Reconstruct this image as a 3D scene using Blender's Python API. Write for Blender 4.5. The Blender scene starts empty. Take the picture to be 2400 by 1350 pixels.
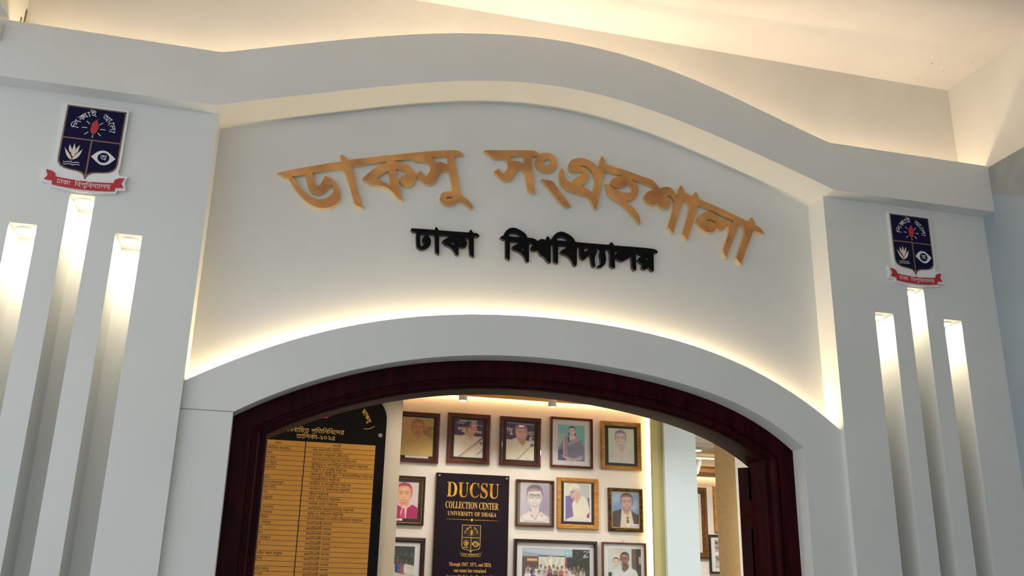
import bpy, math, random
import numpy as np
from mathutils import Vector, Matrix
from mathutils.geometry import delaunay_2d_cdt

scene = bpy.context.scene
PI = math.pi

# ------------------------------------------------------------------ camera
CAM = Vector((-0.89749, -3.10496, 1.58849))
YAW, PITCH, ROLL, FPX = 0.2462, 0.3165, 0.0218, 2175.66


def build_camera():
    fwd = Vector((math.sin(YAW) * math.cos(PITCH), math.cos(YAW) * math.cos(PITCH), math.sin(PITCH)))
    right = Vector((math.cos(YAW), -math.sin(YAW), 0))
    up = right.cross(fwd)
    r2 = math.cos(ROLL) * right + math.sin(ROLL) * up
    u2 = -math.sin(ROLL) * right + math.cos(ROLL) * up
    M = Matrix((r2, u2, -fwd)).transposed().to_4x4()
    M.translation = CAM
    cd = bpy.data.cameras.new('camera')
    cd.sensor_width = 36.0
    cd.lens = FPX * 36.0 / 2400.0
    cd.clip_start = 0.02
    cd.clip_end = 60
    o = bpy.data.objects.new('camera', cd)
    o.matrix_world = M
    scene.collection.objects.link(o)
    scene.camera = o


build_camera()

# ------------------------------------------------------------------ exposure, sky, light levels
scene.view_settings.view_transform = 'Standard'
scene.view_settings.look = 'None'
scene.view_settings.gamma = 1.0
scene.view_settings.use_curve_mapping = False
scene.view_settings.exposure = 0.05
SKY_COLOR = (0.865, 0.925, 0.965)
SKY_STRENGTH = 1.08
LED_COLOR = (1.0, 0.82, 0.60)
LED_ARCH_COLOR = (1.0, 0.76, 0.45)
LED_CORNICE = 29.0
LED_ARCH = 172.0
LED_ROOM = 13.0
DOWNLIGHT = 150.0
DOWNLIGHT_COLOR = (1.0, 0.86, 0.62)
SPOT_WATTS = 6.5
FILL_WATTS = 30.0

w = bpy.data.worlds.new('sky')
scene.world = w
w.use_nodes = True
bgn = w.node_tree.nodes['Background']
bgn.inputs[0].default_value = (*SKY_COLOR, 1)
# the open side of the porch is on the left: the sky is brighter towards -x
_nt = w.node_tree
_tc = _nt.nodes.new('ShaderNodeTexCoord')
_sx = _nt.nodes.new('ShaderNodeSeparateXYZ')
_mr = _nt.nodes.new('ShaderNodeMapRange')
_mr.inputs['From Min'].default_value = -1.0
_mr.inputs['From Max'].default_value = 1.0
_mr.inputs['To Min'].default_value = SKY_STRENGTH * 1.42
_mr.inputs['To Max'].default_value = SKY_STRENGTH * 0.34
_nt.links.new(_tc.outputs['Generated'], _sx.inputs[0])
_nt.links.new(_sx.outputs['X'], _mr.inputs['Value'])
_nt.links.new(_mr.outputs[0], bgn.inputs[1])


# ------------------------------------------------------------------ materials
def L(r, g, b):
    def f(c):
        c /= 255.0
        return c / 12.92 if c <= 0.04045 else ((c + 0.055) / 1.055) ** 2.4
    return (f(r), f(g), f(b))


def pm(name, rgb, rough=0.6, metal=0.0, noise=0.0, nscale=8.0, bump=0.0, bscale=60.0, rgb2=None, stretch=(1, 1, 1), spec=0.5, coat=0.0):
    m = bpy.data.materials.new(name)
    m.use_nodes = True
    nt = m.node_tree
    b = nt.nodes['Principled BSDF']
    b.inputs['Base Color'].default_value = (*rgb, 1)
    b.inputs['Roughness'].default_value = rough
    b.inputs['Metallic'].default_value = metal
    b.inputs['Specular IOR Level'].default_value = spec
    b.inputs['Coat Weight'].default_value = coat
    tc = nt.nodes.new('ShaderNodeTexCoord')
    mp = nt.nodes.new('ShaderNodeMapping')
    mp.inputs['Scale'].default_value = stretch
    nt.links.new(tc.outputs['Object'], mp.inputs['Vector'])
    if noise > 0 or rgb2:
        n = nt.nodes.new('ShaderNodeTexNoise')
        n.inputs['Scale'].default_value = nscale
        n.inputs['Detail'].default_value = 5
        nt.links.new(mp.outputs[0], n.inputs['Vector'])
        mx = nt.nodes.new('ShaderNodeMix')
        mx.data_type = 'RGBA'
        c2 = rgb2 if rgb2 else tuple(c * (1 - noise) for c in rgb)
        mx.inputs['A'].default_value = (*rgb, 1)
        mx.inputs['B'].default_value = (*c2, 1)
        rp = nt.nodes.new('ShaderNodeMapRange')
        rp.inputs['From Min'].default_value = 0.35
        rp.inputs['From Max'].default_value = 0.68
        nt.links.new(n.outputs['Fac'], rp.inputs['Value'])
        nt.links.new(rp.outputs[0], mx.inputs['Factor'])
        nt.links.new(mx.outputs['Result'], b.inputs['Base Color'])
    if bump > 0:
        n2 = nt.nodes.new('ShaderNodeTexNoise')
        n2.inputs['Scale'].default_value = bscale
        n2.inputs['Detail'].default_value = 4
        nt.links.new(mp.outputs[0], n2.inputs['Vector'])
        bp = nt.nodes.new('ShaderNodeBump')
        bp.inputs['Strength'].default_value = bump
        bp.inputs['Distance'].default_value = 0.002
        nt.links.new(n2.outputs['Fac'], bp.inputs['Height'])
        nt.links.new(bp.outputs[0], b.inputs['Normal'])
    return m


def em(name, rgb, strength):
    m = bpy.data.materials.new(name)
    m.use_nodes = True
    nt = m.node_tree
    for n in list(nt.nodes):
        nt.nodes.remove(n)
    e = nt.nodes.new('ShaderNodeEmission')
    e.inputs[0].default_value = (*rgb, 1)
    e.inputs[1].default_value = strength
    o = nt.nodes.new('ShaderNodeOutputMaterial')
    nt.links.new(e.outputs[0], o.inputs[0])
    return m


def glass_mat():
    m = bpy.data.materials.new('picture_glass')
    m.use_nodes = True
    nt = m.node_tree
    for n in list(nt.nodes):
        nt.nodes.remove(n)
    t = nt.nodes.new('ShaderNodeBsdfTransparent')
    t.inputs[0].default_value = (0.97, 0.98, 0.97, 1)
    g = nt.nodes.new('ShaderNodeBsdfGlossy')
    g.inputs['Roughness'].default_value = 0.03
    lw = nt.nodes.new('ShaderNodeLayerWeight')
    lw.inputs['Blend'].default_value = 0.5
    pw = nt.nodes.new('ShaderNodeMath')
    pw.operation = 'POWER'
    pw.inputs[1].default_value = 5.0
    fr = nt.nodes.new('ShaderNodeMath')
    fr.operation = 'MULTIPLY_ADD'
    fr.inputs[1].default_value = 0.8
    fr.inputs[2].default_value = 0.035
    nt.links.new(lw.outputs['Facing'], pw.inputs[0])
    nt.links.new(pw.outputs[0], fr.inputs[0])
    mx = nt.nodes.new('ShaderNodeMixShader')
    o = nt.nodes.new('ShaderNodeOutputMaterial')
    nt.links.new(fr.outputs[0], mx.inputs[0])
    nt.links.new(t.outputs[0], mx.inputs[1])
    nt.links.new(g.outputs[0], mx.inputs[2])
    nt.links.new(mx.outputs[0], o.inputs[0])
    return m


def photo_mat():
    m = bpy.data.materials.new('photo_print')
    m.use_nodes = True
    nt = m.node_tree
    b = nt.nodes['Principled BSDF']
    a = nt.nodes.new('ShaderNodeAttribute')
    a.attribute_name = 'print'
    nt.links.new(a.outputs['Color'], b.inputs['Base Color'])
    b.inputs['Roughness'].default_value = 0.45
    return m


M = dict(
    wall=pm('painted_plaster', L(222, 222, 218), 0.62, noise=0.04, nscale=3.0, bump=0.025, bscale=160),
    upper=pm('old_cream_plaster', L(226, 220, 208), 0.7, noise=0.10, nscale=2.2, bump=0.2, bscale=40),
    ceil=pm('cream_ceiling_paint', L(240, 231, 221), 0.7, noise=0.07, nscale=2.0, bump=0.12, bscale=30),
    bandgrey=pm('grey_band_plaster', L(158, 160, 158), 0.8, noise=0.2, nscale=9, bump=0.3, bscale=60),  # darker grey band across the upper part of the right wall
    bluewall=pm('daylight_blue_wall', L(160, 172, 180), 0.65, noise=0.08, nscale=4, bump=0.15, bscale=90),  # bluish daylight on the lower right wall is put into this colour
    joint=pm('hairline_joint', L(110, 112, 112), 0.9, noise=0.1),
    dirt=pm('dirt_mark', L(120, 100, 60), 0.9, noise=0.4, nscale=40),
    floor=pm('grey_floor_tile', L(150, 148, 144), 0.35, noise=0.12, nscale=5),
    wood=pm('dark_maroon_wood', L(54, 11, 17), 0.42, rgb2=L(33, 6, 9), nscale=6, stretch=(6, 6, 1), bump=0.15, bscale=30, spec=0.06),
    hinge=pm('old_brass_hinge', L(60, 22, 14), 0.7, 0.0, noise=0.3, nscale=30, spec=0.05),
    gold=pm('brushed_bronze_face', L(228, 162, 92), 0.42, 0.12, rgb2=L(176, 116, 66), nscale=9, bump=0.1, bscale=200),
    goldside=pm('pale_bronze_edge', L(236, 204, 148), 0.32, 0.75, noise=0.1),
    black=pm('black_acrylic_letter', L(10, 9, 11), 0.5, 0.0, noise=0.2, spec=0.12),
    blackside=pm('black_letter_edge', L(66, 56, 50), 0.35, 0.5, noise=0.2),
    foam=pm('white_foam_board', L(232, 230, 230), 0.55, noise=0.03),
    navy=pm('navy_print', L(13, 11, 56), 0.5, noise=0.15, nscale=20, spec=0.15),
    crestgold=pm('brown_gold_print', L(134, 104, 76), 0.45, noise=0.12, nscale=50),
    crestred=pm('red_print', L(190, 40, 46), 0.45, noise=0.08, nscale=30),
    crestwhite=pm('white_print', L(224, 224, 228), 0.5, noise=0.03),
    petal=pm('cream_petal_print', L(226, 218, 204), 0.5, noise=0.05),
    lampring=pm('white_lamp_ring', L(235, 230, 220), 0.4, noise=0.02),
    lamp=em('downlight_lens', DOWNLIGHT_COLOR, DOWNLIGHT),
    led_c=em('cornice_led', LED_COLOR, LED_CORNICE),
    led_a=em('arch_led', LED_ARCH_COLOR, LED_ARCH),
    led_r=em('gallery_led', (1.0, 0.75, 0.40), LED_ROOM),
    ledcase=pm('led_channel', L(210, 205, 195), 0.4, 0.3, noise=0.05),
    spotbody=pm('white_spot_body', L(226, 222, 214), 0.4, noise=0.03),
    spotlens=em('spot_lens', (1.0, 0.85, 0.62), 20.0),
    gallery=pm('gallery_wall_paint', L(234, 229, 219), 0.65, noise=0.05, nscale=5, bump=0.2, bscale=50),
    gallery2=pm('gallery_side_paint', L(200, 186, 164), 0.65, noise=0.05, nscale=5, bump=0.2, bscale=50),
    pelmet=pm('ochre_pelmet_paint', L(224, 160, 40), 0.6, noise=0.06, nscale=5),
    pelmet2=pm('brown_pelmet_paint', L(164, 112, 52), 0.6, noise=0.06, nscale=5),
    olive=pm('olive_pelmet_paint', L(196, 190, 134), 0.6, noise=0.05, nscale=6),
    bluepil=pm('pale_blue_white_paint', L(222, 242, 252), 0.6, noise=0.04, nscale=4),
    tan=pm('tan_lit_wall', L(232, 194, 138), 0.7, noise=0.1, nscale=30, bump=0.2, bscale=80),  # warm far-room light on the wall's left face, put into its colour
    acrylic=pm('black_acrylic_panel', L(12, 9, 9), 0.16, noise=0.2, spec=0.25),
    goldsheet=pm('satin_gold_sheet', L(198, 140, 54), 0.34, 0.12, noise=0.10, nscale=14, stretch=(1, 1, 5)),
    goldink=pm('gold_ink', L(226, 178, 92), 0.4, 0.2, noise=0.08, nscale=40),
    goldbright=pm('bright_gold_leaf', L(226, 182, 60), 0.35, 0.3, rgb2=L(178, 112, 36), nscale=18),
    ink=pm('black_ink', L(24, 18, 12), 0.5, noise=0.1),
    steel=pm('steel_standoff', L(190, 186, 180), 0.25, 0.9, noise=0.05),
    signface=pm('dark_sign_face', L(34, 26, 36), 0.45, noise=0.18, nscale=25, spec=0.12),
    signedge=pm('tan_mdf_edge', L(176, 140, 84), 0.6, noise=0.1, nscale=30),
    f_maroon=pm('maroon_frame', L(92, 36, 24), 0.3, rgb2=L(58, 22, 18), nscale=14, stretch=(1, 1, 4), coat=0.3),
    f_red=pm('reddish_brown_frame', L(112, 50, 32), 0.28, rgb2=L(72, 30, 22), nscale=14, coat=0.3),
    f_oak=pm('golden_oak_frame', L(190, 142, 72), 0.45, rgb2=L(146, 100, 44), nscale=18, stretch=(1, 1, 6)),
    f_oak2=pm('honey_pine_frame', L(206, 152, 70), 0.45, rgb2=L(170, 112, 48), nscale=16, stretch=(1, 1, 5)),
    f_dark=pm('dark_brown_frame', L(56, 24, 22), 0.35, noise=0.3, nscale=14),
    f_black=pm('black_brown_frame', L(44, 26, 22), 0.3, noise=0.3, nscale=14),
    f_orn=pm('ornate_carved_frame', L(128, 84, 40), 0.5, rgb2=L(74, 46, 22), nscale=60, bump=1.0, bscale=70),
    f_fancy=pm('gilt_black_frame', L(120, 92, 50), 0.35, 0.3, rgb2=L(36, 28, 22), nscale=45, bump=0.6, bscale=90),
    gilt=pm('gilt_bead', L(214, 170, 90), 0.35, 0.5, noise=0.3, nscale=80),
    silver=pm('silver_slip', L(205, 205, 205), 0.3, 0.6, noise=0.05),
    mat_black=pm('black_mount', L(26, 24, 26), 0.7, noise=0.15, nscale=30),
    mat_white=pm('white_mount', L(226, 226, 230), 0.8, noise=0.02),
    mat_brown=pm('dark_brown_mount', L(64, 50, 44), 0.8, noise=0.15),
    mat_green=pm('grey_green_mount', L(124, 118, 98), 0.7, noise=0.12, nscale=6),
    glass=glass_mat(),
    photo=photo_mat(),
)


# ------------------------------------------------------------------ mesh helpers
def link_mesh(name, verts, faces, mat, parent=None, mats=None, fmat=None, smooth=None, loc=None):
    me = bpy.data.meshes.new(name)
    me.from_pydata([tuple(v) for v in verts], [], faces)
    for mm in (mats or [mat]):
        me.materials.append(mm)
    if fmat:
        for p, i in zip(me.polygons, fmat):
            p.material_index = i
    if smooth is not None:
        me.shade_smooth()
        try:
            me.set_sharp_from_angle(angle=math.radians(smooth))
        except Exception:
            pass
    me.update()
    o = bpy.data.objects.new(name, me)
    scene.collection.objects.link(o)
    if parent:
        o.parent = parent
    if loc:
        o.location = loc
    return o


class MB:
    def __init__(self):
        self.v, self.f, self.fm = [], [], []

    def add(self, vs, fs, m=0):
        n = len(self.v)
        self.v += [tuple(p) for p in vs]
        self.f += [tuple(i + n for i in q) for q in fs]
        self.fm += [m] * len(fs)
        return self

    def box(self, x0, x1, y0, y1, z0, z1, m=0):
        vs = [(x, y, z) for x in (x0, x1) for y in (y0, y1) for z in (z0, z1)]
        return self.add(vs, [(0, 1, 3, 2), (4, 6, 7, 5), (0, 4, 5, 1), (2, 3, 7, 6), (0, 2, 6, 4), (1, 5, 7, 3)], m)

    def strip(self, A, B, y0, y1, m=0):
        """solid between the polylines A (lower) and B (upper), lists of (x, z), extruded from y0 (front) to y1"""
        n = len(A)
        vs = [(x, y0, z) for x, z in A] + [(x, y0, z) for x, z in B] + [(x, y1, z) for x, z in A] + [(x, y1, z) for x, z in B]
        fs = []
        for i in range(n - 1):
            fs += [(i, i + 1, n + i + 1, n + i), (2 * n + i, 3 * n + i, 3 * n + i + 1, 2 * n + i + 1),
                   (i, 2 * n + i, 2 * n + i + 1, i + 1), (n + i, n + i + 1, 3 * n + i + 1, 3 * n + i)]
        fs += [(0, n, 3 * n, 2 * n), (n - 1, 3 * n - 1, 4 * n - 1, 2 * n - 1)]
        return self.add(vs, fs, m)

    def cyl(self, c0, c1, r0, r1=None, n=24, m=0, caps=True):
        r1 = r0 if r1 is None else r1
        c0, c1 = Vector(c0), Vector(c1)
        d = (c1 - c0).normalized()
        a = d.orthogonal().normalized()
        b = d.cross(a)
        vs = [c0 + r0 * (math.cos(t) * a + math.sin(t) * b) for t in (2 * PI * i / n for i in range(n))]
        vs += [c1 + r1 * (math.cos(t) * a + math.sin(t) * b) for t in (2 * PI * i / n for i in range(n))]
        fs = [(i, (i + 1) % n, n + (i + 1) % n, n + i) for i in range(n)]
        if caps:
            fs += [tuple(range(n - 1, -1, -1)), tuple(range(n, 2 * n))]
        return self.add(vs, fs, m)

    def ring(self, c, axis_z, ri, ro, h, n=32, m=0):
        x, y, z = c
        vs = []
        for r, zz in ((ro, z), (ro, z - h * 0.6), (ri + 0.25 * (ro - ri), z - h), (ri, z - h * 0.7), (ri, z)):
            vs += [(x + r * math.cos(2 * PI * i / n), y + r * math.sin(2 * PI * i / n), zz) for i in range(n)]
        fs = []
        for k in range(4):
            fs += [(k * n + i, k * n + (i + 1) % n, (k + 1) * n + (i + 1) % n, (k + 1) * n + i) for i in range(n)]
        return self.add(vs, fs, m)

    def build(self, name, mat, parent=None, smooth=None, loc=None):
        mats = mat if isinstance(mat, list) else [mat]
        return link_mesh(name, self.v, self.f, None, parent, mats, self.fm if len(mats) > 1 else None, smooth, loc)


def structure(o):
    o['kind'] = 'structure'
    return o


def tag(o, label, cat, group=None):
    o['label'] = label
    o['category'] = cat
    if group:
        o['group'] = group
    return o


def thing(name, label, cat, loc=(0, 0, 0), rot=(0, 0, 0), group=None):
    o = bpy.data.objects.new(name, None)
    o.empty_display_size = 0.05
    scene.collection.objects.link(o)
    o.location = loc
    o.rotation_euler = rot
    return tag(o, label, cat, group)


def fill(rings, nonzero=False):
    """robust triangulation of closed 2-D rings -> (verts, tris)"""
    vs, es = [], []
    for r in rings:
        n0 = len(vs)
        vs += [Vector((p[0], p[1])) for p in r]
        k = len(r)
        es += [(n0 + i, n0 + (i + 1) % k) for i in range(k)]
    ov, oe, of, _, _, _ = delaunay_2d_cdt(vs, es, [], 0, 1e-7)
    ov = np.array([(p[0], p[1]) for p in ov])
    tr = np.array([t for t in of if len(t) == 3])
    if len(tr) == 0:
        return ov, []
    c = ov[tr].mean(1)
    wn = np.zeros(len(c))
    for r in rings:
        P = np.array(r, float)
        Q = np.roll(P, -1, 0)
        for (x0, y0), (x1, y1) in zip(P, Q):
            if y0 == y1:
                continue
            t = (c[:, 1] - y0) / (y1 - y0)
            xi = x0 + t * (x1 - x0)
            hit = (xi > c[:, 0])
            upc = (y0 <= c[:, 1]) & (y1 > c[:, 1])
            dnc = (y1 <= c[:, 1]) & (y0 > c[:, 1])
            wn += np.where(hit & upc, 1, 0) - np.where(hit & dnc, 1 if nonzero else -1, 0)
    keep = (wn != 0) if nonzero else (np.mod(wn, 2) == 1)
    return ov, [tuple(int(i) for i in t) for t in tr[keep]]


def chaikin(r, it=2, lim=55):
    for _ in range(it):
        out = []
        n = len(r)
        for i in range(n):
            p, c, q = (np.array(r[(i + k) % n], float) for k in (-1, 0, 1))
            a, b = c - p, q - c
            la, lb = np.hypot(*a), np.hypot(*b)
            ang = math.degrees(math.acos(max(-1, min(1, float(a @ b) / (la * lb + 1e-12)))))
            if ang < lim:
                out += [tuple(c - a * 0.25), tuple(c + b * 0.25)]
            else:
                out.append(tuple(c))
        r = out
    return r


def slab(name, rings, y0, y1, mat, parent=None, edge=None):
    """rings of (x, z): front face at y0, back at y1"""
    v2, tr = fill(rings)
    mb = MB()
    ori = lambda t: (v2[t[1]][0] - v2[t[0]][0]) * (v2[t[2]][1] - v2[t[0]][1]) - (v2[t[1]][1] - v2[t[0]][1]) * (v2[t[2]][0] - v2[t[0]][0])
    ft = [t if ori(t) > 0 else t[::-1] for t in tr]
    mb.add([(p[0], y0, p[1]) for p in v2], ft, 0)
    if y1 is not None:
        mb.add([(p[0], y1, p[1]) for p in v2], [t[::-1] for t in ft], 0)
        for r in rings:
            n = len(r)
            mb.add([(p[0], y0, p[1]) for p in r] + [(p[0], y1, p[1]) for p in r],
                   [(i, (i + 1) % n, n + (i + 1) % n, n + i) for i in range(n)], 1 if edge else 0)
    return mb.build(name, [mat, edge] if edge else mat, parent)


# ------------------------------------------------------------------ lettering (built-in font, one glyph at a time)
_G = {}


def _splines(body):
    cu = bpy.data.curves.new('glyph', 'FONT')
    cu.body = body
    cu.size = 1.0
    o = bpy.data.objects.new('glyph', cu)
    scene.collection.objects.link(o)
    bpy.context.view_layer.update()
    dg = bpy.context.evaluated_depsgraph_get()
    c = o.to_curve(dg, apply_modifiers=False)
    rings = []
    for s in c.splines:
        pts = s.bezier_points
        n = len(pts)
        r = []
        for i in range(n):
            a, b = pts[i], pts[(i + 1) % n]
            p0, p1, p2, p3 = a.co, a.handle_right, b.handle_left, b.co
            straight = ((p1 - p0).cross(p3 - p0)).length < 1e-5 and ((p2 - p0).cross(p3 - p0)).length < 1e-5
            for t in ((0,) if straight else (0, 0.34, 0.67)):
                u = 1 - t
                q = u ** 3 * p0 + 3 * u * u * t * p1 + 3 * u * t * t * p2 + t ** 3 * p3
                r.append((q.x, q.y))
        if len(r) > 2:
            rings.append(r)
    o.to_curve_clear()
    bpy.data.objects.remove(o)
    bpy.data.curves.remove(cu)
    return rings


def glyph(ch):
    """-> outline rings, advance"""
    if ch not in _G:
        if ch == ' ':
            _G[ch] = ([], 0.28)
        else:
            rings = _splines(ch)
            both = _splines(ch + 'l')
            ref = min(p[0] for r in glyph_l() for p in r)
            _G[ch] = (rings, min(p[0] for p in both[-1]) - ref)
    return _G[ch]


_ref = []


def glyph_l():
    if not _ref:
        _ref.extend(_splines('l'))
    return _ref


HL, B0 = None, None
SIGN = [True]


def metrics():
    global HL, B0
    if HL is None:
        rs = glyph('ব')[0]
        HL = max(p[1] for r in rs for p in r)
        B0 = min(p[1] for r in rs for p in r)
        big = max(rs, key=lambda r: max(p[0] for p in r) - min(p[0] for p in r))
        SIGN[0] = sum(big[i][0] * big[(i + 1) % len(big)][1] - big[(i + 1) % len(big)][0] * big[i][1] for i in range(len(big))) > 0
    return HL, B0


_T = {}


def text(s):
    """-> verts (N,2), tris, width, at size 1. Marks: ~ ya-phala, ^ reph, _ ra-phala, {ab} stacked conjunct, [ab] fused conjunct"""
    if s in _T:
        return _T[s]
    rings, x = [], 0.0

    def put(rs, dx, dy=0.0, sx=1.0, sy=1.0):
        for r in rs:
            rings.append([(p[0] * sx + dx, p[1] * sy + dy) for p in r])

    def ccw(r):
        a = sum(r[i][0] * r[(i + 1) % len(r)][1] - r[(i + 1) % len(r)][0] * r[i][1] for i in range(len(r)))
        # same orientation as the outer contours of the font
        return [r if (a > 0) == SIGN[0] else r[::-1]]
    i = 0
    while i < len(s):
        c = s[i]
        if c in '~^_{[':
            hl, b0 = metrics()
            h = hl - b0
        if c == '~':
            th = 0.07 * h / 0.6
            mid = [(0.10, hl), (0.03, hl - 0.22 * h), (0.10, hl - 0.5 * h), (0.15, b0 + 0.22 * h), (0.08, b0 + 0.03 * h), (-0.08, b0 - 0.02 * h)]
            put(ccw([(p[0] + th, p[1]) for p in mid] + [(p[0], p[1] + (0.0 if k else -th)) for k, p in enumerate(reversed(mid))]), x)
            put(ccw([(-0.06, hl - 0.08), (0.26, hl - 0.08), (0.26, hl), (-0.06, hl)]), x)
            x += 0.24
        elif c == '^':
            put(ccw([(-0.30, hl + 0.16), (-0.23, hl + 0.18), (-0.10, hl + 0.02), (-0.16, hl)]), x)
        elif c == '_':
            put(ccw([(-0.50, b0 - 0.02), (-0.44, b0 + 0.04), (-0.28, b0 - 0.06), (-0.14, b0 - 0.02), (-0.14, b0 - 0.09), (-0.30, b0 - 0.13)]), x)
        elif c == '{':
            j = s.index('}', i)
            (ra, wa), (rb, wb) = glyph(s[i + 1]), glyph(s[i + 2])
            k = 0.55
            put(ra, x)
            put(rb, x + wa - wb * k * 0.95, b0 - 0.01 - hl * k + 0.28 * h * k, k, k)
            x += wa
            i = j
        elif c == '[':
            j = s.index(']', i)
            (ra, wa), (rb, wb) = glyph(s[i + 1]), glyph(s[i + 2])
            put(ra, x, sx=.78)
            put(rb, x + wa * .44, sx=.86)
            x += wa * .44 + wb * .86
            i = j
        else:
            ra, wa = glyph(c)
            put(ra, x)
            x += wa
        i += 1
    v, t = fill(rings, True) if rings else (np.zeros((0, 2)), [])
    _T[s] = (np.array(v).reshape(-1, 2), t, x)
    return _T[s]


BOLD = {}
for k in range(26):
    BOLD[chr(65 + k)] = chr(0x1D400 + k)
    BOLD[chr(97 + k)] = chr(0x1D41A + k)
for k in range(10):
    BOLD[chr(48 + k)] = chr(0x1D7CE + k)


def serif(s):
    return ''.join(BOLD.get(c, c) for c in s)


def put_text(mb, s, x, z, y, width=None, size=None, height=None, align='c', rot=0.0):
    """flat printed lettering facing -y. width fits the line; height = cap height if given (anisotropic fit)"""
    v, t, wd = text(s)
    v = np.array(v)
    x0, x1 = v[:, 0].min(), v[:, 0].max()
    sx = width / (x1 - x0) if width else size
    if height:
        hh = v[:, 1].max() - max(v[:, 1].min(), -0.02) if height > 0 else 1
        sy = height / hh
    else:
        sy = sx if size is None else size
    off = {'c': -(x0 + x1) / 2, 'l': -x0, 'r': -x1}[align]
    P = (v + (off, 0)) * (sx, sy)
    ca, sa = math.cos(rot), math.sin(rot)
    ft = []
    for q in t:
        a, b, c = (P[k] for k in q)
        ft.append(q if (b[0] - a[0]) * (c[1] - a[1]) - (b[1] - a[1]) * (c[0] - a[0]) > 0 else q[::-1])
    mb.add([(x + ca * p[0] - sa * p[1], y, z + sa * p[0] + ca * p[1]) for p in P], ft)
    return mb

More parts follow.
